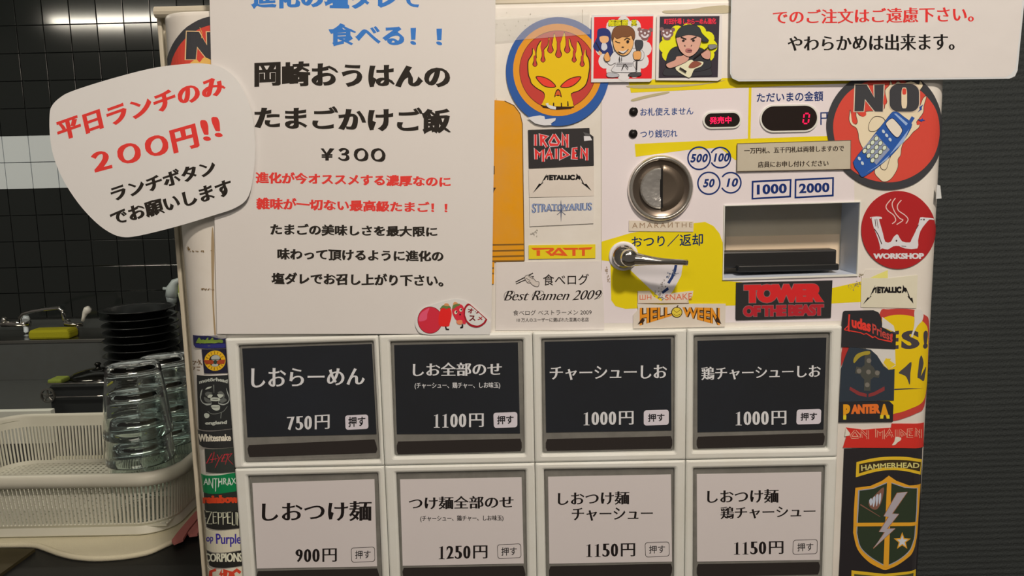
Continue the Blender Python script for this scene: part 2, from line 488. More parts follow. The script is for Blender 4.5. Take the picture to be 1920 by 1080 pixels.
# door skin with the hole of the banknote slot
SLOT = [(1359.5, 387), (1611, 380), (1605, 514), (1357, 522)]
def uvpoly(pp): return [onplane(*q) for q in pp]
def door():
    VD = onplane(1000, 15)[1]
    outer = [(UL, VD), (UR, VD), (UR, VB), (UL, VB)]
    hole = uvpoly(SLOT)
    bm = bmesh.new(); fl = outer + hole; vs = [bm.verts.new((x, y, 0)) for x, y in fl]
    for t in tessellate_polygon([[Vector((x, y, 0)) for x, y in lp] for lp in (outer, hole)]): bm.faces.new([vs[i] for i in t])
    cuts = [UL + RL * (1 - math.cos(math.radians(a))) for a in range(6, 91, 6)] + [UR - RR * (1 - math.cos(math.radians(a))) for a in range(6, 91, 6)]
    for c in cuts: bmesh.ops.bisect_plane(bm, geom=bm.verts[:] + bm.edges[:] + bm.faces[:], plane_co=(c, 0, 0), plane_no=(1, 0, 0), dist=1e-6)
    bmesh.ops.remove_doubles(bm, verts=bm.verts, dist=1e-6)
    # rounded top edge: a short skirt folding back
    top = sorted([v for v in bm.verts if abs(v.co.y - VD) < 1e-6], key=lambda v: v.co.x)
    new = {v: W(v.co.x, v.co.y, depth(v.co.x)) for v in bm.verts}
    prev = top; base = [v.co.x for v in top]
    for k in range(1, 5):
        a = math.radians(90 * k / 4); rr = 0.004
        row = [bm.verts.new((0, 0, 0)) for _ in top]
        for v, x in zip(row, base): new[v] = W(x, VD - rr * math.sin(a), depth(x) + rr * (1 - math.cos(a)))
        for i in range(len(top) - 1): bm.faces.new((prev[i], prev[i + 1], row[i + 1], row[i]))
        prev = row
    for v, c in new.items(): v.co = c
    me = from_bm(bm)
    return me
dr = link('door', door(), machine, smooth=True, m=CREAM)
TOP['door'] = 0.0; TOP[dr.name] = 0.0; FLAT[dr.name] = False
# thin seams where the panels meet
seam = mat((120, 105, 88), .7)
draw(machine if False else dr, 'panel_seam', [stroke([(1127, 165), (1128, 618)], 1.0), stroke([(440, 636), (925, 627)], 1.2), stroke([(1092, 18), (1092, 60)], 1.2)], (165, 150, 130), 1)

# ---- menu buttons: a white bezel cell each, with the button sunk in it
PT = .125; V0, V1, V2 = -.1106, 0.0, .1106
OUT = {(0, 0): [(446, 648), (700, 640), (712, 863), (457, 870)], (1, 0): [(731, 641), (981, 637), (984, 852), (739, 857)],
       (2, 0): [(1014.7, 636), (1266, 630), (1265, 847.5), (1017, 852)], (3, 0): [(1301, 630), (1558, 624), (1552, 841.6), (1299.5, 846)],
       (0, 1): [(463.7, 893), (708.7, 887), (717, 1104), (480, 1111)], (1, 1): [(742, 887), (985.7, 882), (989, 1099), (751, 1104)],
       (2, 1): [(1019.7, 881), (1265.6, 878), (1264, 1094), (1024, 1099)], (3, 1): [(1300, 878.7), (1548.5, 873.4), (1542, 1089), (1299, 1094)]}
CARD = {(0, 0): [(454, 653.4), (697, 645), (706, 814), (464, 819.5)], (1, 0): [(739, 647), (971, 642), (975, 812.5), (744, 814)],
        (2, 0): [(1021, 641), (1258, 635), (1259, 807), (1024, 811)], (3, 0): [(1308, 639), (1549.6, 633), (1544, 805), (1308, 810.5)],
        (0, 1): [(473, 906), (702, 898.6), (707, 1062), (481.6, 1066)], (1, 1): [(750, 899), (978, 895), (982, 1056.5), (755, 1061)],
        (2, 1): [(1027.5, 894), (1258, 889.7), (1260, 1053), (1030, 1057)], (3, 1): [(1306.5, 889), (1540, 885), (1537, 1050), (1307, 1053)]}
STRIP = {(0, 0): [(464.5, 834.7), (704, 824), (707, 849), (466, 857)], (1, 0): [(744.4, 828), (977.5, 822.5), (978, 846), (744.4, 852)],
         (2, 0): [(1024, 823.4), (1260, 818), (1260, 841), (1024, 845.5)], (3, 0): [(1307, 819), (1546, 812), (1545, 834.6), (1307, 841)],
         (0, 1): [(481.6, 1071), (709, 1066), (712, 1092), (483, 1098)], (1, 1): [(755, 1065), (983, 1061), (985, 1085), (757, 1090)],
         (2, 1): [(1030, 1062), (1260, 1057), (1259, 1081), (1030, 1086)], (3, 1): [(1307, 1058), (1537, 1054), (1536, 1077), (1307, 1082)]}
def rloop(q, r, n=3):                       # rounded loop inside a quad of (u, v), clockwise from TL
    out = []; N = 4
    for i in range(N):
        p = Vector(q[i]); a = Vector(q[i - 1]); b = Vector(q[(i + 1) % N])
        da = (a - p).normalized(); db = (b - p).normalized()
        for k in range(n + 1):
            t = k / n; A = p + da * r; B = p + db * r
            out.append((1 - t) ** 2 * A + 2 * t * (1 - t) * p + t * t * B)
    return out
def qinset(q, e):
    c = sum((Vector(x) for x in q), Vector((0, 0))) / 4; out = []
    for x in q:
        x = Vector(x); out.append(Vector((x.x + (e if x.x < c.x else -e), x.y + (e if x.y < c.y else -e))))
    return out
def loops(bm, LS, close=True):
    rows = [[bm.verts.new(W(p.x, p.y, -d)) for p in L] for L, d in LS]
    for a, b in zip(rows, rows[1:]):
        n = len(a)
        for i in range(n): bm.faces.new((a[i], a[(i + 1) % n], b[(i + 1) % n], b[i]))
    return rows
ACRYL = mat((104, 98, 88), 0.28, coat=0.4, grime=0.4, gcol=(140, 132, 118), gscale=60)
STRIPM = mat((44, 38, 34), 0.3, spec=0.4)
NAVY = mat((34, 34, 35), 0.22, coat=0.35, spec=0.3, grime=.3, gcol=(40, 44, 50), gscale=8); CARDW = mat((196, 182, 172), 0.45, coat=0.15)
buttons = {}
MEN = {
 (0, 0): dict(l=[('しおらーめん', (471, 690, 727, 684, 690, 721), 'minchob')], p=('750円', (538, 782, 807, 618, 777, 804)), b=[(647, 779), (690, 777), (691, 804), (648, 806)], t=(653, 782, 801, 685, 780, 799)),
 (1, 0): dict(l=[('しお全部のせ', (774, 680, 706, 941, 679, 704), 'minchob'), ('(チャーシュー、鶏チャー、しお味玉)', (777.5, 717, 730, 938, 716.5, 729), 'bold')], p=('1100円', (812, 776.5, 802, 907, 775, 800.5)), b=[(925, 774), (970, 772.5), (970, 801), (926, 802.5)], t=(932, 779.5, 796, 963, 778.5, 794.5)),
 (2, 0): dict(l=[('チャーシューしお', (1030.6, 687, 713, 1250.6, 684, 711), 'minchob')], p=('1000円', (1093, 773, 797.5, 1188, 770.5, 796)), b=[(1207, 769.5), (1254, 768), (1254, 796.5), (1207, 798)], t=(1215, 776, 791, 1246, 775, 790)),
 (3, 0): dict(l=[('鶏チャーシューしお', (1315, 688, 713, 1539, 683.5, 708), 'minchob')], p=('1000円', (1378, 772, 797.6, 1474.5, 770, 796)), b=[(1494, 768), (1540, 766.5), (1539, 794.5), (1493, 796)], t=(1501, 774, 789, 1532, 773, 788)),
 (0, 1): dict(l=[('しおつけ麺', (491, 942, 978.5, 697, 939, 977), 'minchob')], p=('900円', (554, 1030, 1054.5, 631.5, 1028, 1053)), b=[(658, 1027), (703, 1025), (703.5, 1053), (659, 1055)], t=(666, 1032.5, 1048, 695, 1031.5, 1047)),
 (1, 1): dict(l=[('つけ麺全部のせ', (766.6, 931, 956, 963, 929, 953), 'minchob'), ('(チャーシュー、鶏チャー、しお味玉)', (788, 966.5, 979, 944, 966, 977.5), 'bold')], p=('1250円', (821.5, 1024, 1048.5, 914, 1022.5, 1047)), b=[(932, 1021), (977, 1019), (977.5, 1046), (933, 1048)], t=(940, 1026.5, 1042, 969, 1025.5, 1041)),
 (2, 1): dict(l=[('しおつけ麺', (1046, 923, 948, 1180, 921, 946), 'minchob'), ('チャーシュー', (1072, 952, 977, 1224, 951, 975.5), 'minchob')], p=('1150円', (1098, 1020, 1044.5, 1191, 1018.5, 1043)), b=[(1209, 1017), (1255, 1015.5), (1255.5, 1043), (1210, 1045)], t=(1217, 1023, 1038, 1247, 1022, 1037)),
 (3, 1): dict(l=[('しおつけ麺', (1326, 919, 944, 1460, 917, 943), 'minchob'), ('鶏チャーシュー', (1351, 950, 973.5, 1529, 947, 970), 'minchob')], p=('1150円', (1375, 1016.5, 1040, 1469, 1014.5, 1038.5)), b=[(1487, 1012.5), (1533, 1011), (1532.5, 1038.5), (1486, 1040)], t=(1495, 1018.5, 1034, 1525, 1017.5, 1032.5)),
}
def digits(s):                               # wide forms so that every character comes from the same face
    return s
one_serif = True
for (c, r), out in OUT.items():
    ua, ub = (c - 2) * PT + .0003, (c - 1) * PT - .0003; va, vb = (V0, V1)[r] + .0003, (V1, V2)[r] - .0003
    if c == 3: ub += 0.0005
    rect = [(ua, va), (ub, va), (ub, vb), (ua, vb)]
    hole = [onplane(x, y, -.0045) for x, y in out]
    bm = bmesh.new()
    LS = [(rloop(rect, .0012), 0.0), (rloop(rect, .0012), .0038), (rloop(qinset(rect, .0007), .0015), .0046), (rloop(qinset(rect, .0016), .002), .0050),
          (rloop(qinset(hole, -.0022), .0025), .0050), (rloop(qinset(hole, -.0010), .002), .0045), (rloop(hole, .0015), .0034), (rloop(qinset(hole, .0002), .0014), 0.0)]
    loops(bm, LS)
    bz = link('button_bezel', from_bm(bm), machine, smooth=False, m=BEZEL)
    # the button itself: smoked acrylic body
    body = qinset(hole, .0006); bm = bmesh.new()
    rows = loops(bm, [(rloop(body, .0014), 0.0), (rloop(body, .0014), .0016), (rloop(qinset(body, .0010), .0012), .0024), (rloop(qinset(body, .0024), .0010), .0022)])
    bm.faces.new(rows[-1])
    bt = link('menu_button', from_bm(bm), machine, m=ACRYL); buttons[(c, r)] = bt
    TOP[bt.name] = .0024; FLAT[bt.name] = True
    me = lay(*fill2d([CARD[(c, r)]]), .0027, True, .0003)
    link('menu_card', me, bt, m=NAVY if r == 0 else CARDW)['label'] = 'dark blue menu card' if r == 0 else 'white menu card'
    q = STRIP[(c, r)]; (x0, y0), (x1, y1), (x2, y2), (x3, y3) = q; hy = (y3 - y0) / 2
    sp = [(x0 + 2, y0), (x1 - 2, y1), (x1 + .5, y1 + hy * .6), (x2 + .5, y2 - hy * .6), (x2 - 2, y2), (x3 + 2, y3), (x3 - .5, y3 - hy * .6), (x0 - .5, y0 + hy * .6)]
    link('indicator_window', lay(*fill2d([sp]), .0026, True, .0003), bt, m=STRIPM)
    TOP[bt.name] = .0027
    fg = (214, 206, 198) if r == 0 else (30, 24, 22)
    M = MEN[(c, r)]
    for s, qq, sty in M['l']:
        text(bt, s, qq, sty, fg, 1, **({} if sty == 'minchob' else {'lo': .008, 'hi': .022}))
    # the price in tall serif digits
    s, qq = M['p']; nd = len(s) - 1; xl, t, b, xr, t2, b2 = qq; n = nd * .62 + 1.18; us = (xr - xl) / n
    def at(k): return xl + k * us
    def yy(x, top): f = (x - xl) / (xr - xl); return (t + (t2 - t) * f) if top else (b + (b2 - b) * f)
    Va, Fa = [], []
    for i, ch in enumerate(s):
        a = at(i * .62) + (0 if ch != '円' else us * .12); z = at(i * .62 + .54) if ch != '円' else xr
        if ch == '1':
            mx = (a + z) / 2; w = us * .17
            pl = [[(mx - w / 2, yy(mx, 1) + 2.5), (mx - us * .2, yy(mx, 1) + 4), (mx - us * .2, yy(mx, 1) + 3), (mx + w / 2, yy(mx, 1)), (mx + w / 2, yy(mx, 0) - 1.4), (mx + us * .22, yy(mx, 0) - .8), (mx + us * .22, yy(mx, 0)), (mx - us * .22, yy(mx, 0)), (mx - us * .22, yy(mx, 0) - .8), (mx - w / 2, yy(mx, 0) - 1.4)]]
            v_, f_ = fill2d(pl)
        else:
            v_, f_ = tquad(ch, ((a, yy(a, 1)), (z, yy(z, 1)), (z, yy(z, 0)), (a, yy(a, 0))), 'serif' if ch != '円' else 'minchob', **(dict(lo=-.018, hi=.06) if ch != '円' else dict(lo=-.002, hi=.02)))
        bb = len(Va); Va += v_; Fa += [tuple(bb + j for j in f) for f in f_]
    link('price', lay(Va, Fa, TOP[bt.name] + .00007, True), bt, m=ink(fg))
    bq = M['b']; (bx0, by0), (bx1, by1), (bx2, by2), (bx3, by3) = bq
    def rb(e):
        pts = rrect(0, 0, 46, 28, 5 - e / 2) if not e else [(x, y) for x, y in rrect(e, e, 46 - e, 28 - e, 5 - e / 2)]
        return [tuple((A * (1 - x / 46) + B * x / 46) * (1 - y / 28) + (D * (1 - x / 46) + C_ * x / 46) * y / 28 for A, B, C_, D in zip(*bq)) for x, y in pts]
    if r == 0:
        draw(bt, 'press_mark', [rb(0)], (205, 192, 190), 1)
        text(bt, '押す', M['t'], 'bold', (25, 22, 24), 2)
    else:
        draw(bt, 'press_mark', [('ring', rb(0), rb(1.0))], (60, 52, 48), 1)
        text(bt, '押す', M['t'], 'bold', (30, 26, 26), 1, lo=.008, hi=.008)

# ---- banknote slot sunk in the door
hq = uvpoly(SLOT); D = .040
slot_o = [onplane(*q) for q in [(1357.5, 384.4), (1613.5, 377.4), (1607.5, 517.5), (1354, 525)]]
bm = bmesh.new()
loops(bm, [([Vector(x) for x in slot_o], 0.0), ([Vector(x) for x in slot_o], .0012), ([Vector(x) for x in qinset(hq, -.0003)], .0012), ([Vector(x) for x in hq], 0.0)])
slot = link('banknote_slot', from_bm(bm), machine, m=BEZEL)
bm = bmesh.new()
rows = loops(bm, [([Vector(x) for x in hq], 0.0), ([Vector(x) for x in hq], -D)]); bm.faces.new(rows[-1])
me = from_bm(bm); me.flip_normals()
link('recess', me, slot, m=mat((225, 225, 228), .5, k=1.0, grime=.1, gcol=(190, 185, 180)))
def dbox(q, d0, d1, bev=0.0):               # block between two depths behind the face, its front outline read at d0
    uv = [Vector(onplane(x, y, d0)) for x, y in q]; bm = bmesh.new()
    rows = loops(bm, [(uv, -d1), (uv, -d0)]); bm.faces.new(rows[-1]); bm.faces.new(rows[0]); return from_bm(bm)
hx = [v[0] for v in hq]; hy_ = [v[1] for v in hq]
link('note_guide', dbox([(1361, 444), (1574, 439), (1573, 500), (1361, 505)], .033, .0398), slot, m=mat((225, 196, 160), .5))
bm = bmesh.new(); uv = [onplane(*q, .022) for q in [(1362, 470), (1566, 465), (1564, 515), (1362, 520)]]
add_box(bm, W(hq[0][0] + .001, hq[2][1] - .0045, .033), W(uv[1][0], uv[0][1] + .0005, .018), .0015)
link('note_mouth', from_bm(bm), slot, m=mat((34, 32, 30), .35))
bm = bmesh.new(); uv = [onplane(*q, .012) for q in [(1383, 498), (1572, 492), (1572, 512), (1383, 516)]]
add_box(bm, W(uv[0][0], hq[2][1] - .002, .018), W(uv[1][0], uv[0][1], .010), .0010)
link('note_lip', from_bm(bm), slot, m=mat((30, 29, 27), .3))

# ---- coin slot: chrome dial with an upright slit
cc = P(1238, 353); R0 = .0245; cu, cz = cc.x, cc.z
ce = empty('coin_slot', W(cu, H0 - cz, 0)); ce.parent = machine; ce.location = Vector(W(cu, H0 - cz, 0)) - ORG[machine.name]; ORG[ce.name] = Vector(W(cu, H0 - cz, 0))
bm = bmesh.new(); add_lathe(bm, [(R0 + .0016, 0), (R0 + .0014, .0022), (R0 + .0004, .0040), (R0 - .0008, .0046), (R0 - .0018, .0042), (R0 - .0024, .0030)], (cu, 0, cz), 'Y', 64)
link('outer_ring', from_bm(bm), ce, smooth=True, m=mat((225, 222, 215), .16, metal=.85, raw=True))
DARKCH = mat((120, 110, 100), 0.28, metal=.75, raw=True)
bm = bmesh.new(); r = add_lathe(bm, [(R0 - .0022, .0032), (R0 - .0050, .0018), (R0 - .0085, .0012), (.0008, .0010)], (cu, 0, cz), 'Y', 64); bm.faces.new(r[-1])
link('dial', from_bm(bm), ce, smooth=True, m=DARKCH)
def half(side, prof, n=20, off=.0004):
    bm = bmesh.new(); rows = []
    for rr, h in prof:
        rows.append([bm.verts.new((cu + side * (off + rr * math.sin(math.pi * i / n)), -h, cz + rr * math.cos(math.pi * i / n))) for i in range(n + 1)])
    for a, b in zip(rows, rows[1:]):
        for i in range(n): bm.faces.new((a[i], a[i + 1], b[i + 1], b[i]))
    a = [rw[0] for rw in rows] + [rw[-1] for rw in rows][::-1]
    bm.faces.new(a); return from_bm(bm)
link('coin_guide', half(-1, [(.0163, .0010), (.0160, .0042), (.0150, .0052), (.0100, .0050), (.005, .0043), (.0006, .0040)]), ce, smooth=False, m=mat((225, 225, 222), .22, metal=.8, raw=True, bump=.5, bscale=120))  # left half paler than the right: bright chrome reflections put into the colour
link('coin_guide', half(1, [(.0185, .0010), (.0180, .0024), (.0120, .0016), (.006, .0012), (.0006, .0011)]), ce, smooth=True, m=mat((120, 110, 98), .3, metal=.7, raw=True))
bm = bmesh.new(); add_box(bm, (cu - .0009, -.0046, cz - .0152), (cu + .0012, -.0012, cz + .0155)); link('slit', from_bm(bm), ce, m=mat((8, 8, 8), .8, raw=True))

# ---- return lever
pv = P(1169, 480); le = empty('return_lever', pv); le.parent = machine; le.location = Vector(pv) - ORG[machine.name]; ORG[le.name] = Vector(pv)
bm = bmesh.new(); add_lathe(bm, [(.0118, 0), (.0118, .0009), (.0098, .0012), (.0092, .0006)], (pv.x, 0, pv.z), 'Y', 48)
link('washer', from_bm(bm), le, smooth=True, m=mat((210, 198, 190), .4))
bm = bmesh.new(); r = add_lathe(bm, [(.0092, .0004), (.0090, .004), (.0080, .0052), (.0060, .0050), (.0058, .016)], (pv.x, 0, pv.z), 'Y', 40); bm.faces.new(r[-1])
link('collar', from_bm(bm), le, smooth=False, m=CHROME)
def pd(x, y, d): return P(x, y, d, True)
bm = bmesh.new(); hub = pd(1180, 484, .019)
r = add_lathe(bm, [(.0064, .010), (.0069, .014), (.0069, .0205), (.0062, .0222), (.004, .0232), (.001, .0236)], (hub.x, 0, hub.z), 'Y', 36); bm.faces.new(r[-1]); bm.faces.new(r[0])
link('hub', from_bm(bm), le, smooth=True, m=CHROME)
path = [pd(1180, 485, .017), pd(1195, 486, .019), pd(1212, 488, .021), pd(1235, 490, .022), pd(1260, 491, .0225), pd(1280, 492, .022), pd(1288, 493, .0215)]
bm = bmesh.new(); rad = [.0056, .0052, .0040, .0030, .0024, .0023, .0027]
for i in range(len(path) - 1): pass
add_tube(bm, path, rad, 16); r = bm.verts
link('arm', from_bm(bm), le, smooth=True, m=CHROME)

# ---- print on the upper panel
YEL = (206, 180, 20); NV = (22, 42, 92)
LIL = (206, 190, 184)
c5 = reg(1170, 150, 4); c4 = reg(1120, 380, 4.5); cs = reg(1340, 120, 3.857); cb = reg(1340, 360, 3.857)
draw(dr, 'printed_panel', [[(1128, 152), (1600, 146), (1602, 380), (1356, 386), (1354, 526), (1618, 518), (1617, 600), (1500, 604), (1187, 606), (1128, 606)]], (205, 189, 181), 1)
draw(dr, 'yellow_print', [[(1178, 150), (1380, 146), (1620, 140), (1600, 156), (1405, 164), (1290, 169), (1183, 174)],
    [(1404, 164), (1409, 164), (1407, 261), (1402, 261)],
    [(1190, 270), (1402, 260), (1580, 254), (1583, 270), (1500, 310), (1378, 300), (1350, 277), (1290, 281), (1192, 294)]], YEL, 2)
draw(dr, 'yellow_print', [[(1128, 453), (1182, 437), (1260, 423), (1322, 416), (1338, 424), (1349, 438), (1355, 455), (1355, 526), (1400, 530), (1560, 540), (1600, 531), (1618, 527), (1616, 566), (1560, 569), (1360, 573), (1240, 577), (1172, 579), (1154, 574), (1146, 563), (1144.5, 490), (1128, 488)]], YEL, 2)
draw(dr, 'lever_mark', [[(1172, 497), (1281, 492), (1277, 517), (1262, 545), (1247, 566), (1218, 541)]], (208, 196, 190), 3)
draw(dr, 'lever_mark', [stroke([(1268, 494), (1265, 508), (1260, 520), (1253, 531)], 5), [(1240, 547), (1252, 538), (1254, 543), (1243, 551)]], (36, 52, 92), 4)
text(dr, 'おつり／返却', Q(1184, 443, 464, 1318, 437, 461), 'gothic', (14, 36, 74), 3, lo=.014, hi=.014)
text(dr, 'お札使えません', (1200.5, 202.5, 217.5, 1300, 200.5, 215), 'gothic', (40, 66, 116), 3, lo=.01, hi=.01)
text(dr, 'つり銭切れ', (1200.5, 244, 259, 1270, 242.5, 257), 'gothic', (40, 66, 116), 3, lo=.01, hi=.01)
text(dr, 'ただいまの金額', (1419, 174, 192, 1543.5, 170.5, 189.5), 'gothic', NV, 3, lo=.015, hi=.015)
text(dr, '円', (1538, 210.7, 234, 1563, 210, 233), 'gothic', NV, 3)
for n, (x, y, r, s) in enumerate([(1310.7, 296.7, 22.3, '500'), (1350.5, 295.5, 20.5, '100'), (1329, 343.5, 22, '50'), (1370, 342.5, 20.5, '10')]):
    A = (0, 360)
    if s == '100': A = (-152, 152)
    if s == '10': A = (-146, 150)
    o_ = ell(x, y, r, r, 40, 0, *A); i_ = ell(x, y, r - 2.8, r - 2.8, 40, 0, *A)
    draw(dr, 'coin_ring', [('ring' if A[1] == 360 else 'strip', o_, i_)], NV, 3)
    wd_ = 33 if len(s) == 3 else 22
    if s == '100': x += 2.5; wd_ = 30
    if s == '10': x += 3
    text(dr, s, (x - wd_ / 2, y - 8, y + 8, x + wd_ / 2, y - 8.6, y + 7.4), 'italic', NV, 3, sp=1.12, lo=.035, hi=.04)
for q, s, tq in (([(1409.5, 339), (1484, 335.5), (1483, 370), (1409, 374)], '1000', (1419, 346, 365, 1475, 344, 362)), ([(1490, 335.5), (1563.5, 332), (1563, 368), (1489.5, 372)], '2000', (1498, 344.5, 362.5, 1555, 342, 360))):
    c_ = (sum(a for a, b in q) / 4, sum(b for a, b in q) / 4)
    inn = [(a + (3.2 if a < c_[0] else -3.2), b + (3.2 if b < c_[1] else -3.2)) for a, b in q]
    draw(dr, 'note_box', [('ring', q, inn)], NV, 3)
    text(dr, s, tq, 'bold', NV, 3, sp=1.1, lo=.025, hi=.045)
# lamps and displays
for x, y in ((1187.7, 209), (1187, 250.5)):
    bm = bmesh.new(); p = P(x, y); r = add_lathe(bm, [(.0034, 0), (.0034, .0012), (.0029, .0014), (.0026, .0008), (.0012, .0018), (.0002, .0020)], (p.x, 0, p.z), 'Y', 20)
    link('indicator_lamp', from_bm(bm), machine, smooth=False, m=mat((30, 26, 24), .25))
def pill(x0, y0, x1, y1, sk):
    pts = rrect(x0, y0, x1, y1, (y1 - y0) / 2 - .01, 8); return [(x, y - sk * (x - x0)) for x, y in pts]
for nm, bx, sk in (('status_display', (1320.5, 213, 1386.5, 239), .022), ('amount_display', (1427, 200, 1531, 246), .02)):
    x0, y0, x1, y1 = bx
    me = lay(*fill2d([('ring', pill(x0 - 3, y0 - 3, x1 + 3, y1 + 3, sk), pill(x0, y0, x1, y1, sk))]), .0012, False, .0012)
    dp = link(nm, me, machine, m=BEZEL); TOP[dp.name] = .0006; FLAT[dp.name] = False
    draw(dp, 'display_window', [pill(x0, y0, x1, y1, sk)], (26, 22, 18), 1, m=mat((34, 26, 22), .15, spec=.5))
    RED = mat((200, 0, 60), .5, emit=(255, 0, 72), es=1.0)
    if nm == 'status_display':
        text(dp, '発売中', (1330, 219.5, 233, 1371, 218, 231.5), 'bold', None, 2, m=RED)
    else:
        g = []
        def sg(a, b, c_, d_): g.append(stroke([(a, b), (c_, d_)], 2.6))
        sg(1509, 213, 1515.5, 213); sg(1507.2, 214.5, 1506.4, 221); sg(1517, 214.5, 1516.2, 221); sg(1505.9, 223.5, 1505.1, 230); sg(1515.8, 223.5, 1515, 230); sg(1506.5, 231.6, 1513, 231.6)
        draw(dp, 'digit', g, None, 2, m=RED)

# ---- marks of wear on the door: glue, dirt
def smudge(pts, rgb, w=2.0, n=22):
    ps = []
    for _ in range(n):
        a = random.random() * (len(pts) - 1); i = int(a); t = a - i
        x = pts[i][0] * (1 - t) + pts[i + 1][0] * t + random.gauss(0, w); y = pts[i][1] * (1 - t) + pts[i + 1][1] * t + random.gauss(0, w)
        ps.append(ell(x, y, random.uniform(.5, 1.8), random.uniform(.4, 1.2), 7, random.random() * 3))
    draw(dr, 'glue_stain', ps, rgb, 5)
smudge([(1612, 512), (1617, 524), (1606, 534), (1592, 540)], (135, 120, 95), 2.2, 40)
smudge([(1138, 502), (1140, 530)], (150, 128, 105), 2, 26)
smudge([(352, 462), (356, 470), (375, 471), (400, 469)], (120, 95, 60), .8, 26)
smudge([(380, 541), (400, 543)], (125, 100, 70), 1, 18)
smudge([(1245, 526), (1238, 548), (1245, 566), (1225, 545)], (120, 110, 100), 3, 60)
smudge([(1250, 520), (1258, 512), (1268, 512)], (95, 100, 115), 3, 26)
smudge([(905, 178), (925, 190), (915, 200)], (160, 145, 125), 5, 14)
smudge([(930, 52), (1010, 60)], (150, 140, 122), 14, 20)
smudge([(1000, 430), (1003, 442)], (150, 140, 125), 3, 14)
draw(dr, 'dirt_streak', [curve([(1185, 186), (1215, 178), (1250, 172), (1252, 175), (1216, 183), (1188, 190)], 4), curve([(1180, 160), (1300, 158), (1362, 150), (1300, 161), (1200, 166)], 4)], (168, 152, 110), 4)
draw(dr, 'tape_residue', [curve([(1245, 20), (1290, 18), (1330, 12), (1368, 11), (1370, 24), (1320, 25), (1280, 25), (1248, 25)], 3)], (176, 160, 128), 4)
draw(dr, 'glue_stain', [curve([(398, 425), (402, 460), (401, 560), (405, 628), (402, 628), (398, 560), (396, 470)], 3)], (150, 125, 92), 2)
draw(dr, 'faded_letters', [[stroke([(363, 678), (372, 678), (366, 690)], 2)], ] if False else [stroke([(361, 677), (368, 677), (363, 684)], 1.6), stroke([(369, 680), (376, 676), (373, 684)], 1.8), stroke([(372, 674), (379, 684)], 2), stroke([(362, 688), (366, 688), (363, 693)], 1.6), stroke([(369, 688), (376, 688)], 1.5), stroke([(370, 693), (375, 694)], 1.5)], (120, 95, 70), 2)

# ================================================================== papers on the machine
RED1 = (212, 58, 50); BLK = (40, 34, 28)
c3 = reg(1360, 0, 3.4286)
# main notice
mn = sheet('paper_notice', [(388, -120), (932, -124), (929, 0), (926, 300), (921, 622), (918, 626.5), (700, 626), (407, 626), (400, 300), (393, 0)], None, .0042,
           'large white paper notice with blue, black and red lines beside the orange poster', 'notice', .0003, m=PAPER, flat=True)
BL = (54, 108, 170)
text(mn, '進化の塩ダレで', Q(470, -28, 17, 791, -27, 19), 'brush', BL)
text(mn, '食べる！！', Q(616, 43, 87, 829, 49, 89), 'brush', BL)
text(mn, '岡崎おうはんの', Q(477, 113, 163, 844, 121, 167), 'brush', BLK)
text(mn, 'たまごかけご飯', Q(477, 197, 244, 846, 202, 253), 'brush', BLK)
text(mn, '￥３ＯＯ', Q(601, 277, 301, 723, 278, 304), 'brush', BLK, sp=.86, shear=.03)
text(mn, '進化が今オススメする濃厚なのに', Q(479, 321, 344.5, 845, 330, 352), 'brushs', RED1)
text(mn, '雑味が一切ない最高級たまご！！', Q(480, 369, 393, 839, 379, 400), 'brushs', RED1)
text(mn, 'たまごの美味しさを最大限に', Q(507, 418, 441.5, 820, 424, 445), 'brushs', BLK)
text(mn, '味わって頂けるように進化の', Q(520, 465, 488, 831.5, 470, 492), 'brushs', BLK)
text(mn, '塩ダレでお召し上がり下さい。', Q(509, 510, 533, 831.5, 514, 538), 'brushs', BLK)
# rounded notice on the left
c1 = reg(0, 0, 2)
ov = sheet('paper_notice', curve(c1((186, 430), (196, 395), (225, 366), (270, 342), (400, 300), (560, 258), (680, 241), (760, 238), (830, 252), (880, 290), (915, 345), (945, 430), (956, 540), (952, 640), (932, 735), (885, 778), (800, 808), (660, 850), (520, 884), (455, 888), (400, 865), (345, 820), (290, 757), (240, 680), (205, 600), (188, 520)), 4), None, .0085,
           'rounded white paper cut-out with red and black writing, hanging over the left edge', 'notice', .0003, m=mat((204, 194, 182), .6, grime=.08, gcol=(180, 165, 148), gscale=9), flat=True)
RO = -.05
text(ov, '平日ランチのみ', c1((205, 455), (833, 278), (852, 352), (222, 532)), 'brush', RED1)
text(ov, '２ＯＯ円', c1((337, 575), (732, 462), (750, 550), (356, 655)), 'brush', RED1, sp=.95, shear=0)
text(ov, '!', c1((748, 452), (776, 446), (792, 526), (764, 532)), 'brush', RED1)
text(ov, '!', c1((790, 440), (818, 434), (836, 512), (808, 518)), 'brush', RED1)
text(ov, 'ランチボタン', c1((408, 700), (800, 594), (816, 652), (424, 757)), 'brush', BLK)
text(ov, 'でお願いします', c1((408, 795), (862, 670), (878, 732), (424, 852)), 'brush', BLK)
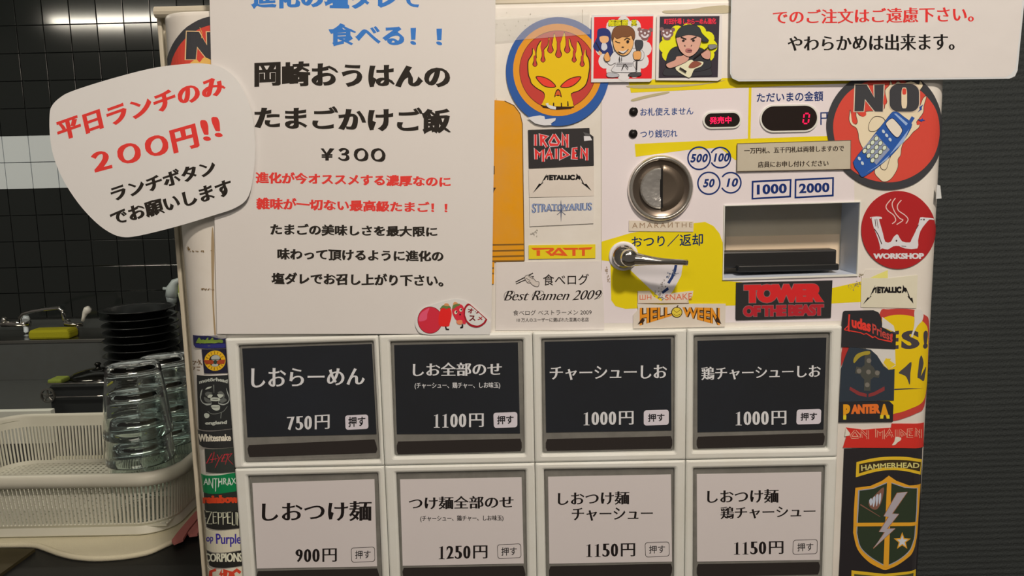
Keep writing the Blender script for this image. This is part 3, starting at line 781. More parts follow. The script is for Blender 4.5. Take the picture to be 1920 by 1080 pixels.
# laminated notice, top right
ln = sheet('laminated_notice', curve([(1373, -60), (1371, 0), (1369, 110), (1369, 138)], 2, False) + [(1373, 147), (1385, 152.5), (1600, 151), (1893, 147.5), (1903, 143), (1908, 132), (1914, 70), (1921, 0), (1925, -60)], None, .0048,
           'laminated white notice across the top right corner, red line above black line', 'notice', .0004, m=mat((205, 200, 192), .12, coat=1.0, spec=.5, bump=.6, bscale=24), flat=True)
draw(ln, 'paper_insert', [[(1375, -60), (1373, 0), (1371, 136), (1376, 146), (1386, 149.5), (1600, 148), (1885, 144.5), (1896, 139), (1904, 128), (1912, 60), (1917, 0), (1920, -60)]], None, 1, m=mat((202, 190, 178), .22, coat=1.0, bump=.6, bscale=24))
text(ln, 'でのご注文はご遠慮下さい。', Q(1449, 19, 46, 1826, 11, 42), 'minchob', (200, 48, 44), 2)
text(ln, 'やわらかめは出来ます。', Q(1477, 67.5, 96, 1790, 62, 94), 'minchob', (24, 20, 18), 2)
# change notice
cn = sheet('paper_label', [(1380.7, 269), (1594, 262.6), (1593.6, 317.6), (1380, 322)], (176, 162, 138), .0016, 'beige printed label about changing banknotes, overlapping the flaming phone sticker', 'label', .0003, grime=.3, rough=.4)
draw(cn, 'label_border', [('ring', [(1380.7, 269), (1594, 262.6), (1593.6, 317.6), (1380, 322)], [(1381.8, 270.2), (1593, 263.8), (1592.6, 316.6), (1381.2, 320.8)])], (90, 76, 60))
text(cn, '一万円札、五千円札は両替しますので', Q(1394, 277.5, 288.5, 1581, 272.5, 284), 'bold', (46, 34, 26), lo=.006, hi=.03)
text(cn, '店員にお申し付けください', Q(1420, 303, 314.5, 1552, 300.5, 312), 'bold', (46, 34, 26), lo=.006, hi=.03)
# restaurant ranking notice
tb = sheet('paper_notice', [(930, 491), (1126, 489.5), (1132, 560), (1133, 618), (929, 619)], (202, 188, 175), .0007, 'white award sheet with a hand holding chopsticks and script lettering', 'notice', .0003, grime=.12)
g = reg(920, 300, 3.375)
TBC = (38, 30, 26)
text(tb, '食べログ', Q(1018, 514, 535.5, 1104, 513, 534), 'bold', TBC, lo=.008, hi=.008)
text(tb, 'Best Ramen 2009', Q(945, 545, 564, 1128, 543.5, 562), 'script', TBC)
draw(tb, 'flourish', [stroke(curve(g((100, 880), (85, 870), (95, 838), (140, 828), (150, 850), (120, 882)), 5, False), .7), stroke(curve(g((275, 880), (262, 862), (280, 835), (325, 828), (335, 848), (300, 868)), 5, False), .7), stroke(curve(g((660, 880), (690, 868), (705, 842), (690, 830)), 5, False), .7)], TBC)
text(tb, '食べログ ベストラーメン 2009', Q(962, 581.5, 591, 1109, 580, 590), 'gothic', TBC, lo=.0, hi=.0)
text(tb, '10 万人のユーザーに選ばれた至高の名店', Q(969, 596, 603.5, 1103.7, 595, 602.8), 'gothic', TBC, lo=.01, hi=.01)
draw(tb, 'chopsticks', [stroke(g((158, 772), (268, 715)), 2.0), stroke(g((160, 784), (272, 735)), 1.8)], TBC)
hd = curve(g((215, 745), (230, 728), (262, 738), (285, 765), (305, 772), (300, 800), (272, 795), (250, 778), (232, 775)), 4)
draw(tb, 'hand', [hd], (190, 175, 160), 2); draw(tb, 'hand', [stroke(hd, .9, cl=True), stroke(g((225, 748), (250, 762)), .8), stroke(g((235, 765), (255, 775)), .8), stroke(g((240, 735), (268, 752)), .8)], TBC, 3)
# orange poster
op = sheet('poster', [(880, 188)] + [(930, 188)] + curve([(946, 189.5), (964, 198), (975, 213), (979.5, 232)], 4, False) + [(981, 350), (983, 489.6), (927, 491), (926, 532), (880, 534)], (206, 134, 4), .0009,
           'orange poster with a rounded corner and brown stripes, mostly behind the white notice', 'poster', .0003, grime=.25)
draw(op, 'stripe', [[(880, 458.5), (982.5, 456.5), (982.5, 459.3), (880, 461.5)], [(880, 470), (982.6, 467.5), (982.6, 470.5), (880, 473)], [(880, 480.5), (982.7, 478), (982.7, 481), (880, 483.5)], [(880, 502), (926, 501), (926, 504), (880, 505)], [(880, 512), (926, 511), (926, 514), (880, 515)], [(880, 488.5), (983, 487), (983, 489.6), (927, 491), (880, 491)]], (120, 84, 34))
draw(op, 'edge_line', [stroke([(946, 189.5), (964, 198), (975, 213), (979.5, 232), (981, 350), (983, 489)], 1.4)], (96, 66, 30), 2)
draw(op, 'printed_letter', [[(910, 312), (927.5, 311), (927.5, 327), (910, 328)], [(910, 351), (930, 352), (926, 359), (923, 372), (910, 372)]], (70, 44, 26))

# ================================================================== stickers, upper part
# round flaming skull
k = reg(930, 20, 4.909)
sk = sheet('sticker', ell(1045.7, 134.5, 97, 102, 64), (40, 78, 136), .0012, 'round blue and orange sticker with a yellow flaming skull', 'sticker', .0003, coat=.3)
draw(sk, 'orange_ring', [ell(1045.5, 131.5, 83.5, 86.5, 56)], (206, 134, 36), 1)
draw(sk, 'red_disc', [ell(*k(568, 548), 71.5, 73.5, 56)], (176, 58, 48), 2)
draw(sk, 'disc_outline', [('ring', ell(*k(568, 548), 72, 74, 56), ell(*k(568, 548), 71, 73, 56))], (110, 44, 36), 3)
skull = [(305, 600), (298, 540), (300, 470), (322, 430), (338, 400), (340, 352), (360, 385), (362, 430), (375, 440), (372, 395), (385, 330), (418, 282), (408, 335), (420, 385), (432, 400), (445, 360), (478, 320), (486, 252), (500, 300), (505, 330), (520, 300), (535, 215), (552, 270), (575, 330), (600, 280), (628, 205), (640, 280), (655, 320), (672, 260), (690, 320), (715, 365), (726, 400), (740, 370), (745, 290), (772, 330), (786, 390), (790, 440), (806, 420), (820, 360), (826, 410), (848, 450), (856, 520), (846, 590), (836, 640), (815, 690), (760, 735), (690, 762), (700, 820), (708, 862), (690, 885), (440, 875), (428, 850), (448, 800), (440, 752), (380, 715), (330, 670), (318, 630)]
sp_ = curve(k(*skull), 3)
draw(sk, 'skull', [[(x * 1.035 - 1045.7 * .035, y * 1.03 - 134 * .03) for x, y in sp_]], (52, 28, 22), 4)
draw(sk, 'skull', [sp_], (226, 182, 24), 5)
def drop(x, y0, y1, w): return curve(k((x - w * .25, y0), (x - w * .3, y1 - w * 1.4), (x - w * .55, y1 - w * .5), (x, y1), (x + w * .55, y1 - w * .5), (x + w * .3, y1 - w * 1.4), (x + w * .25, y0)), 3)
dr_l = [(358, 420, 516, 30), (432, 370, 476, 30), (500, 270, 392, 42), (575, 290, 436, 46), (655, 270, 392, 42), (718, 370, 476, 30), (792, 420, 516, 30)]
draw(sk, 'flame_drop', [drop(x, a, b + 4, w + 12) for x, a, b, w in dr_l], (60, 28, 22), 6)
draw(sk, 'flame_drop', [drop(x, a, b, w) for x, a, b, w in dr_l], (178, 60, 48), 7)
eyes = [curve(k((368, 612), (430, 612), (500, 645), (548, 700), (480, 706), (420, 680)), 4), curve(k((780, 614), (720, 615), (650, 645), (594, 702), (670, 706), (735, 672)), 4)]
draw(sk, 'eye', [stroke(e, 1.6, cl=True) for e in eyes], (70, 34, 20), 7); draw(sk, 'eye', eyes, (214, 60, 44), 6)
draw(sk, 'nose', [curve(k((535, 800), (548, 745), (570, 722), (592, 745), (604, 800), (585, 785), (570, 788), (552, 785)), 3)], (60, 28, 20), 6)
draw(sk, 'nose', [curve(k((545, 785), (555, 750), (570, 735), (585, 750), (595, 785), (570, 775)), 3)], (196, 84, 36), 7)
draw(sk, 'tooth_gap', [k((524, 850), (534, 848), (536, 885), (522, 885)), k((596, 850), (606, 850), (608, 888), (596, 888)), k((655, 835), (664, 835), (668, 880), (654, 880)), k((425, 880), (700, 890), (690, 903), (560, 912), (430, 892))], (50, 30, 22), 6)
draw(sk, 'torn_patch', [k((455, 858), (480, 850), (485, 870), (530, 880), (552, 888), (550, 912), (500, 905), (470, 885)), k((290, 985), (340, 975), (405, 965), (445, 975), (450, 1000), (550, 990), (545, 1012), (505, 1040), (510, 1055), (440, 1058), (360, 1040), (320, 1010))], (206, 198, 190), 8)
tape = mat((205, 195, 180), .25, alpha=.16, coat=.4)
for poly, lab in (([(925, 33), (1106, 24), (1106, 65), (927, 79)], 'clear tape strip across the top of the flaming skull sticker'), ([(385, 624), (428, 626), (428, 632), (419, 634), (412, 632)], 'small curl of clear tape under the large notice, above the green lettering')):
    tg = sheet('tape', poly, None, .0019 if poly[0][0] > 500 else .0046, lab, 'tape', .0001, m=tape)

# square comic stickers
q = reg(1120, 10, 7.2)
ca = sheet('sticker', [(1108.5, 30), (1224, 28), (1222, 158), (1107, 154)] and [(1109, 29), (1225, 28), (1222, 150), (1217, 154), (1108, 155)], (206, 196, 186), .0021, 'square red comic sticker of a winking cook in a white jacket', 'sticker', .0003, coat=.3)
OL = (36, 28, 28)
draw(ca, 'red_background', [[(1113.5, 33), (1224, 31.5), (1221, 148), (1112, 148)]], (216, 36, 40), 1)
cl = []
for i in range(12):
    a = 2 * math.pi * i / 12; cl.append(ell(1168.5 + 40 * math.cos(a), 92 + 47 * math.sin(a), 12.5, 14, 14))
draw(ca, 'cloud', [ell(1168.5, 92, 42, 49, 28)] + cl, (208, 198, 190), 2)
text(ca, '麺画廊', Q(1139, 37.5, 52, 1177.5, 37, 51), 'black', (60, 52, 10), 3, lo=.11, hi=.11); text(ca, '英', Q(1182, 37.5, 51, 1194, 37, 50.5), 'black', (60, 52, 10), 3, lo=.11, hi=.11)
text(ca, '麺画廊', Q(1139.5, 38.5, 51, 1177, 38, 50), 'bold', (222, 208, 30), 5); text(ca, '英', Q(1182.5, 38.5, 50, 1193.5, 38, 49.5), 'bold', (222, 208, 30), 5)
def fig(par, shapes, base=3):
    for i, (nm, pts, rgb, o) in enumerate(shapes):
        p = curve(q(*pts), 4) if o != 'r' else q(*pts)
        if o: draw(par, nm, [stroke(p, 1.3, cl=True), p], OL, base + 2 * i)
        draw(par, nm, [p], rgb, base + 2 * i + 1)
draw(ca, 'side_figure', [curve(q((-60, 560), (-10, 440), (0, 340), (60, 315), (130, 325), (175, 380), (180, 500), (205, 600), (215, 680), (170, 700), (130, 660), (80, 660), (10, 640)), 4)], (38, 48, 96), 4)
draw(ca, 'side_figure', [curve(q((25, 440), (70, 420), (140, 430), (145, 490), (90, 520), (40, 500)), 4), curve(q((10, 630), (40, 620), (60, 660), (30, 675)), 3)], (212, 160, 110), 5)
draw(ca, 'side_figure', [curve(q((60, 520), (110, 520), (130, 580), (90, 620), (50, 590)), 4)], (200, 196, 196), 5)
draw(ca, 'side_figure', [stroke(q((-25, 500), (50, 640)), 1.6)], OL, 6)
fig(ca, [('robe', ((215, 640), (300, 600), (440, 590), (560, 600), (620, 650), (600, 740), (480, 760), (490, 840), (510, 905), (200, 900), (230, 820), (240, 780), (180, 810), (140, 790), (120, 740), (160, 720)), (208, 200, 194), 1),
         ('shoe', ((125, 925), (190, 920), (275, 935), (270, 970), (140, 972)), (165, 160, 158), 1), ('shoe', ((425, 930), (500, 918), (575, 915), (570, 955), (430, 960)), (70, 66, 66), 1),
         ('ladle', ((505, 490), (540, 478), (600, 490), (605, 560), (575, 600), (560, 640), (535, 640), (515, 580)), (60, 60, 62), 1),
         ('hand', ((480, 650), (530, 625), (578, 640), (575, 720), (540, 742), (490, 730)), (206, 146, 84), 1), ('hand', ((85, 700), (130, 640), (160, 700), (160, 750), (110, 760)), (206, 146, 84), 1),
         ('face', ((205, 480), (215, 420), (330, 370), (440, 400), (475, 480), (470, 560), (420, 650), (350, 685), (280, 660), (225, 590)), (214, 158, 96), 1),
         ('hair', ((200, 480), (190, 400), (230, 310), (330, 285), (430, 300), (490, 360), (495, 450), (470, 470), (450, 415), (400, 440), (330, 435), (260, 460), (225, 430)), (112, 70, 42), 1),
         ], 6)
draw(ca, 'features', [stroke(q((235, 492), (265, 510), (300, 515)), 1.2), ell(*q(402, 500), 2.6, 3, 12), stroke(curve(q((355, 478), (390, 455), (435, 470)), 4, False), 1.4), stroke(q((320, 572), (350, 575)), 1.6), stroke(curve(q((268, 635), (340, 662), (412, 600)), 5, False), 1.2), stroke(q((250, 790), (470, 790)), 1.1), stroke(q((250, 810), (470, 812)), 1), stroke(q((355, 800), (325, 870)), 1.6), stroke(q((365, 800), (410, 860)), 1.6), stroke(q((525, 740), (520, 880)), 2.2), stroke(q((290, 700), (295, 770)), 1.3), stroke(q((320, 700), (322, 760)), 1)], OL, 24)
draw(ca, 'features', [curve(q((280, 622), (340, 630), (400, 605), (380, 645), (330, 655)), 3)], (214, 206, 200), 23)
def creature(par, x, y, lv):
    draw(par, 'small_creature', [ell(x, y, 12, 9, 16), ell(x - 10, y - 8, 4, 4, 10), ell(x + 11, y - 7, 4, 4, 10), ell(x, y + 8, 7, 5, 12)], (118, 84, 80), lv)
    draw(par, 'small_creature', [arcband(x, y, 4.5, 8, 10, 170, 10), ell(x, y - 1, 2, 2.5, 8), ell(x - 7, y - 4, 2, 2, 8), ell(x + 7, y - 4, 2, 2, 8)], (204, 190, 186), lv + 1)
creature(ca, *q(635, 390), 4)
cb2 = sheet('sticker', [(1231, 29), (1353, 28), (1352, 148), (1345, 152), (1229, 151)], (206, 194, 182), .0017, 'square black comic sticker of a scowling figure in a bandana with a guitar', 'sticker', .0003, coat=.3)
draw(cb2, 'dark_background', [q((838, 158), (1642, 150), (1618, 975), (822, 985))], (52, 44, 50), 1)
cl = [ell(*q(1220 + 300 * math.cos(a), 560 + 220 * math.sin(a)), 13, 13, 14) for a in [2 * math.pi * i / 12 for i in range(12)]]
draw(cb2, 'cloud', [ell(*q(1220, 540), 44, 35, 28)] + cl, (220, 210, 28), 2)
text(cb2, '町田汁場', Q(1244.5, 35.5, 47, 1277, 35, 46.5), 'black', (206, 44, 62), 4); text(cb2, 'しおらーめん進化', Q(1280, 36, 47, 1341.5, 34.5, 46.5), 'black', (206, 44, 62), 4)
fig(cb2, [('legs', ((890, 890), (960, 850), (1200, 900), (1480, 840), (1535, 900), (1520, 950), (1350, 955), (1230, 975), (1080, 955), (900, 950)), (52, 50, 52), 1),
          ('jacket', ((925, 760), (960, 640), (1040, 570), (1200, 560), (1380, 580), (1460, 640), (1520, 760), (1510, 850), (1300, 900), (1050, 860), (940, 840)), (48, 48, 50), 1),
          ('guitar', ((1045, 850), (1240, 745), (1300, 760), (1420, 770), (1390, 830), (1300, 870), (1250, 970), (1190, 965)), (206, 196, 160), 1),
          ('guitar', ((1220, 840), (1290, 760), (1400, 790), (1300, 850)), (130, 72, 54), 0),
          ('arm', ((925, 800), (1040, 745), (1060, 700), (1130, 690), (1185, 655), (1180, 690), (1225, 700), (1200, 760), (1050, 830), (960, 850)), (190, 138, 118), 1),
          ('hand', ((1395, 680), (1400, 640), (1480, 610), (1515, 650), (1500, 730), (1430, 720)), (190, 138, 118), 1), ('guitar_head', ((1490, 545), (1580, 540), (1600, 570), (1530, 600), (1500, 590)), (120, 116, 112), 1),
          ('face', ((1065, 440), (1200, 405), (1375, 430), (1380, 520), (1340, 620), (1260, 690), (1190, 690), (1110, 620), (1075, 530)), (196, 146, 124), 1),
          ('bandana', ((1060, 440), (1075, 350), (1150, 290), (1260, 272), (1360, 310), (1400, 390), (1480, 470), (1480, 495), (1410, 495), (1380, 440), (1220, 405)), (50, 52, 52), 1)], 4)
draw(cb2, 'features', [stroke(q((1115, 438), (1190, 468)), 2.2), stroke(q((1250, 468), (1325, 435)), 2.2), ell(*q(1150, 485), 2.6, 2, 10), ell(*q(1285, 483), 2.6, 2, 10), stroke(q((1165, 545), (1175, 562)), 1.4), stroke(q((1262, 545), (1255, 560)), 1.4), stroke(q((1100, 850), (1190, 905)), 3), stroke(q((1290, 720), (1480, 580)), 2.4), stroke(q((1205, 622), (1265, 620)), 1.2)], OL, 24)
draw(cb2, 'features', [curve(q((1180, 600), (1220, 590), (1262, 605), (1260, 640), (1190, 640)), 3)], (160, 96, 90), 23)
creature(cb2, *q(935, 385), 4)

# ---- hand drawn angular letters
LT = {'I': [[(.5, 0), (.5, 1)]], 'R': [[(.12, 1), (.12, .05), (.9, .22), (.35, .52), (.95, 1.12)]],
      'O': [[(.5, .02), (1, .72), (.88, .92), (.12, .92), (0, .72), (.5, .02)]], 'N': [[(.08, 1), (.08, .02), (.92, .85)], [(.92, 0), (.92, 1.18)]],
      'M': [[(.06, 1.0), (.06, .04), (.5, .6), (.94, .04), (.94, 1.22)]], 'A': [[(.0, .95), (.55, .05), (.95, 1.0)], [(.12, .62), (.95, .5)]],
      'D': [[(.1, 0), (.1, .96), (.95, .62), (.1, .04)]], 'E': [[(.95, .02), (.1, .02), (.1, .95), (1, .95)], [(.1, .5), (.7, .46)]],
      'T': [[(0, .05), (1, .05)], [(.5, .05), (.5, 1)]]}
def angular(s, xs, y0, y1, w, dy=0.0):       # xs: (x0, x1) per letter
    out = []
    for ch, (a, b) in zip(s, xs):
        for ln_ in LT[ch]:
            out.append(stroke([(a + (b - a) * x, y0 + dy * (a - xs[0][0]) + (y1 - y0) * y) for x, y in ln_], w))
    return out
g = reg(980, 230, 4)
im = sheet('sticker', g((40, 55), (500, 40), (503, 85), (530, 105), (533, 322), (46, 342)), (46, 42, 40), .0009, 'black sticker with two lines of angular red lettering, above the white logo stickers', 'sticker', .0003, coat=.2)
xs1 = [(994, 1008), (1014, 1026), (1029, 1047), (1051, 1064)]; xs2 = [(1004, 1019), (1022, 1036), (1041, 1045), (1050, 1069), (1073, 1083), (1088, 1102)]
xs1 = [(1001.5, 1006.5), (1013, 1026), (1030, 1048), (1054, 1064.5)]
A_ = angular('IRON', xs1, 252, 273.5, 6.0, -.01) ; B_ = angular('MAIDEN', [(1004, 1019.5), (1023, 1036), (1041.5, 1044.5), (1050, 1066), (1074, 1083), (1089, 1101)], 279.5, 299, 6.0, -.02)
draw(im, 'lettering', A_ + B_, (196, 180, 176), 1)
A_ = angular('IRON', xs1, 252, 273.5, 3.8, -.01) ; B_ = angular('MAIDEN', [(1004, 1019.5), (1023, 1036), (1041.5, 1044.5), (1050, 1066), (1074, 1083), (1089, 1101)], 279.5, 299, 3.8, -.02)
draw(im, 'lettering', A_ + B_, (206, 52, 48), 2)
draw(im, 'torn_corner', [g((458, 100), (505, 102), (520, 132), (460, 138))], (205, 196, 188), 2)
draw(im, 'torn_corner', [g((452, 70), (503, 85), (505, 102), (470, 100))], (84, 80, 76), 2)
def spiky(par, f, xl, xr, y0, y1, tl, tr, rgb):
    """bold capitals whose outer legs run down into barbed bolts"""
    text(par, 'ETALLIC', Q(xl + (xr - xl) * .15, y0, y1, xl + (xr - xl) * .84, y0 - .3, y1 - .3), 'black', rgb, 1, lo=.075, hi=.09, warp=lambda x, y: (x, .5 + (y - .5) * (1.2 - .16 * math.sin(math.pi * x))))
    h = y1 - y0; w = xr - xl; P_ = []
    P_ += [[(xl + w * .10, y0 - h * .35), (xl + w * .075, y0 + h * .1), (xl + w * .14, y0 - h * .05), (xl + w * .13, y1), (xl + w * .095, y1), (xl + w * .10, y0 + h * .35), (xl + w * .06, y0 + h * .6), (xl + w * .04, y1), (xl + w * .01, y1), (xl + w * .03, y0 + h * .35)]]
    P_ += [[(xl + w * .03, y0 + h * .35), (xl + w * .05, y0 + h * .6), (xl - w * .04, y1 + h * .55), (xl + w * .0, y1 + h * .5), tl, (xl - w * .12, y1 + h * .75), (xl - w * .065, y1 + h * .8)]]
    P_ += [[(xl + w * .88, y0 - h * .4), (xl + w * .93, y0 + h * .1), (xl + w * .97, y0 + h * .1), (xl + w * 1.0, y0 + h * .5), (xl + w * .97, y1), (xl + w * .945, y0 + h * .75), (xl + w * .90, y0 + h * .75), (xl + w * .885, y1), (xl + w * .845, y1), (xl + w * .88, y0 + h * .3)]]
    P_ += [[(xl + w * .97, y0 + h * .1), (xl + w * 1.04, y1 + h * .6), (xl + w * 1.005, y1 + h * .55), tr, (xl + w * 1.15, y1 + h * .8), (xl + w * 1.09, y1 + h * .85), (xl + w * 1.0, y0 + h * .5)]]
    draw(par, 'lettering', P_, rgb, 2)
BEI = (200, 184, 166)
s1 = sheet('sticker', g((44, 350), (533, 325), (533, 550), (50, 560)), BEI, .0008, 'cream sticker with black spiked capitals, between the red lettered and the blue lettered stickers', 'sticker', .0003, coat=.2, grime=.15)
spiky(s1, g, 1019, 1089, 328.5, 337.5, g(76, 528), g(515, 510), (26, 22, 20))
s2 = sheet('sticker', g((50, 565), (533, 552), (531, 755), (53, 778)), (203, 190, 174), .0008, 'cream sticker with bluish grey serif lettering crossed by a four-pointed star', 'sticker', .0003, coat=.2, grime=.15)
STV = (98, 110, 140)
text(s2, 'STRATOVARIUS', Q(997, 381, 400, 1110, 379.5, 395), 'serif', (62, 72, 98), 1, warp=lambda x, y: (x, .5 + (y - .5) * (.72 + .5 * abs(x - .5))), lo=.02, hi=.06)
text(s2, 'STRATOVARIUS', Q(997, 381, 400, 1110, 379.5, 395), 'serif', (136, 146, 172), 2, warp=lambda x, y: (x, .5 + (y - .5) * (.66 + .5 * abs(x - .5))), lo=-.012, hi=.012)
draw(s2, 'star', [curve(g((285, 578), (290, 655), (287, 745), (283, 655)), 1), [g(288, 575), g(292, 662), g(288, 745), g(284, 662)], stroke(g((190, 655), (290, 662), (385, 652)), .8), stroke(g((258, 690), (288, 664), (320, 690)), .9)], (56, 66, 92), 3)
s3 = sheet('sticker', g((45, 918), (545, 912), (545, 1015), (45, 1022)), (226, 196, 34), .0008, 'yellow sticker with stretched orange-red capitals', 'sticker', .0003, coat=.2)
RT_ = (208, 82, 34)
draw(s3, 'lettering', [g((62, 938), (228, 938), (238, 946), (228, 960), (205, 972), (236, 998), (208, 998), (168, 964), (190, 962), (204, 952), (198, 948), (84, 956)), g((104, 956), (130, 956), (130, 998), (104, 998)),
    g((262, 938), (284, 938), (338, 998), (310, 998), (270, 955), (228, 998), (204, 998)), g((240, 980), (306, 980), (318, 990), (300, 998), (232, 990)),
    g((296, 938), (412, 938), (420, 950), (318, 954)), g((372, 952), (396, 952), (396, 998), (372, 998)), g((418, 938), (525, 932), (508, 950), (424, 953)), g((444, 950), (466, 950), (466, 998), (444, 998))], RT_, 1)

# ---- round phone sticker, right
def phone_art(par, f, lv=1):
    fl_ = curve(f((465, 985), (425, 955), (385, 900), (395, 800), (330, 700), (290, 690), (262, 650), (240, 590), (235, 540), (215, 490), (175, 465), (152, 420), (155, 360), (160, 325), (175, 380), (185, 440), (215, 458), (228, 430), (215, 380), (220, 345), (245, 375), (275, 385), (300, 370), (310, 340), (400, 335), (470, 320), (480, 280), (500, 250), (480, 150), (520, 100), (530, 55), (560, 100), (600, 60), (640, 85), (720, 60), (790, 90), (800, 50), (830, 100), (800, 150), (790, 230), (800, 290), (830, 220), (862, 200), (838, 290), (832, 350), (790, 410), (770, 440), (800, 455), (790, 490), (740, 530), (700, 580), (650, 630), (632, 680), (625, 740), (600, 780), (600, 850), (560, 930), (515, 975)), 3)
    draw(par, 'flame', [fl_], (206, 186, 152), lv + 1); draw(par, 'flame_outline', [stroke(fl_, .9, cl=True)], (60, 44, 36), lv + 1.5)
    draw(par, 'letter_n', [f((200, 85), (320, 88), (376, 200), (372, 90), (478, 88), (468, 350), (380, 345), (300, 240), (290, 345), (190, 345))], (196, 176, 150), lv + 2)
    draw(par, 'letter_n', [f((208, 94), (312, 95), (384, 215), (382, 98), (468, 95), (460, 342), (388, 340), (296, 225), (284, 338), (200, 338))], (58, 56, 56), lv + 3)
    O = rrect(0, 0, 1, 1, .3, 6); O_ = lambda a, b, c_, d_: [f(a + (c_ - a) * x, b + (d_ - b) * y) for x, y in O]
    draw(par, 'letter_o', [O_(514, 80, 802, 350)], (190, 168, 142), lv + 4); draw(par, 'letter_o', [O_(522, 88, 792, 342)], (58, 56, 56), lv + 5)
    draw(par, 'letter_o', [O_(630, 120, 682, 312)], (206, 184, 150), lv + 6); draw(par, 'letter_o', [O_(638, 128, 674, 185)], (196, 66, 50), lv + 7)
    lps = [curve(f((335, 515), (335, 450), (380, 390), (450, 392), (480, 430), (440, 480), (390, 520)), 4), curve(f((440, 830), (450, 868), (490, 870), (515, 800), (532, 740), (480, 780)), 4)]
    draw(par, 'flame_outline', [stroke(p, .9, cl=True) for p in lps], (66, 52, 40), lv + 4)
    body = curve(f((560, 342), (600, 350), (650, 390), (715, 440), (718, 490), (640, 620), (540, 740), (400, 860), (300, 930), (262, 938), (235, 895), (188, 805), (300, 660), (400, 530), (480, 430), (530, 365)), 2)
    draw(par, 'phone', [stroke(body, 1.2, cl=True), body], (30, 40, 70), lv + 6); draw(par, 'phone', [body], (42, 78, 140), lv + 7)
    draw(par, 'phone', [f((560, 360), (580, 358), (688, 450), (672, 470)), f((300, 908), (500, 780), (520, 740), (700, 500), (650, 620), (400, 850))], (140, 158, 186), lv + 8)
    draw(par, 'antenna', [stroke(f((700, 452), (738, 392)), 6.5), stroke(f((700, 452), (738, 392)), 5)], (46, 78, 136), lv + 8)
    scr = curve(f((490, 440), (540, 402), (580, 430), (635, 500), (625, 545), (590, 580), (540, 540), (490, 470)), 3)
    draw(par, 'phone_screen', [scr], (206, 190, 168), lv + 9); draw(par, 'phone_screen', [stroke(scr, 1.2, cl=True)], (28, 40, 74), lv + 10)
    draw(par, 'keypad', [f((395, 545), (522, 690), (400, 830), (270, 685))], (130, 134, 150), lv + 9)
    keys = [f(399 + 36.5 * c_ - 36 * r_, 588 + 43 * c_ + 38 * r_) for r_ in range(4) for c_ in range(3)]
    more = [f(463, 524), f(493, 560), f(524, 598), f(242, 772), f(270, 815)]
    draw(par, 'key', [ell(x, y, 4.4, 5.4, 14, .5) for x, y in keys], (66, 66, 40), lv + 10)
    draw(par, 'key', [ell(x, y, 3.3, 4.3, 14, .5) for x, y in keys], (206, 208, 180), lv + 11)
    draw(par, 'key', [ell(x, y, 2.6, 3.8, 12, -.5) for x, y in more], (200, 206, 206), lv + 11)
    draw(par, 'spark', [f((775, 350), (800, 320), (795, 300), (830, 275), (815, 310), (822, 318)), f((780, 415), (815, 412), (825, 400), (830, 415), (852, 420), (825, 426), (818, 435))], (48, 66, 130), lv + 5)
    draw(par, 'flame_gap', [curve(f((170, 350), (200, 380), (225, 425), (205, 455), (180, 435)), 3), curve(f((475, 180), (495, 230), (485, 275), (465, 270)), 3), curve(f((240, 355), (300, 345), (305, 375), (270, 388)), 3), curve(f((770, 455), (780, 425), (805, 440), (790, 462)), 3)], (196, 66, 50), lv + 3)
f = reg(1560, 140, 4.909)
DG = (58, 56, 56); RDD = (190, 66, 52)
ns = sheet('sticker', curve([(1549, 240), (1556, 200), (1576, 168), (1606, 146), (1650, 134), (1700, 139), (1736, 160), (1757, 196), (1764.5, 240), (1760, 285), (1742, 320), (1712, 345), (1670, 355.5), (1628, 350), (1590, 328), (1562, 292)], 5), DG, .0011, 'large round black and red sticker with a blue phone in flames, beside the amount display', 'sticker', .0003, rough=.3, coat=.4)
draw(ns, 'red_disc', [curve([(1561, 240), (1568, 205), (1588, 175), (1620, 155), (1655, 148), (1695, 152), (1730, 175), (1752, 205), (1759, 245), (1752, 285), (1732, 315), (1700, 335), (1665, 342), (1625, 335), (1592, 315), (1570, 283)], 5)], RDD, 1)
phone_art(ns, f)
# left one, mostly hidden
f2 = lambda *p: ((lambda X, Y: (351.5 + (X - 205) / 4.909 * 1.04, 60 + (Y - 94) / 4.909 * 1.04))(*p) if len(p) == 2 and not isinstance(p[0], (tuple, list)) else [(351.5 + (a - 205) / 4.909 * 1.04, 60 + (b - 94) / 4.909 * 1.04) for a, b in p])
n2 = sheet('sticker', ell(410, 137, 97, 107, 60), DG, .0011, 'round black and red sticker at the top left corner, mostly behind the large notice', 'sticker', .0003, rough=.3, coat=.4)
draw(n2, 'red_disc', [ell(413, 142, 92, 96, 56)], RDD, 1)
draw(n2, 'letter_n', [f2((200, 85), (320, 88), (376, 200), (372, 90), (478, 88), (468, 350), (380, 345), (300, 240), (290, 345), (190, 345))], (206, 170, 120), 2)
draw(n2, 'letter_n', [f2((208, 94), (312, 95), (384, 215), (382, 98), (468, 95), (460, 342), (388, 340), (296, 225), (284, 338), (200, 338))], DG, 3)
draw(n2, 'flame', [curve([(364, 114), (370, 112), (376, 117), (384, 108), (398, 114), (398, 121), (360, 121)], 3), stroke([(376, 52), (380, 62), (379, 72)], 1.0)], (205, 160, 80), 4)

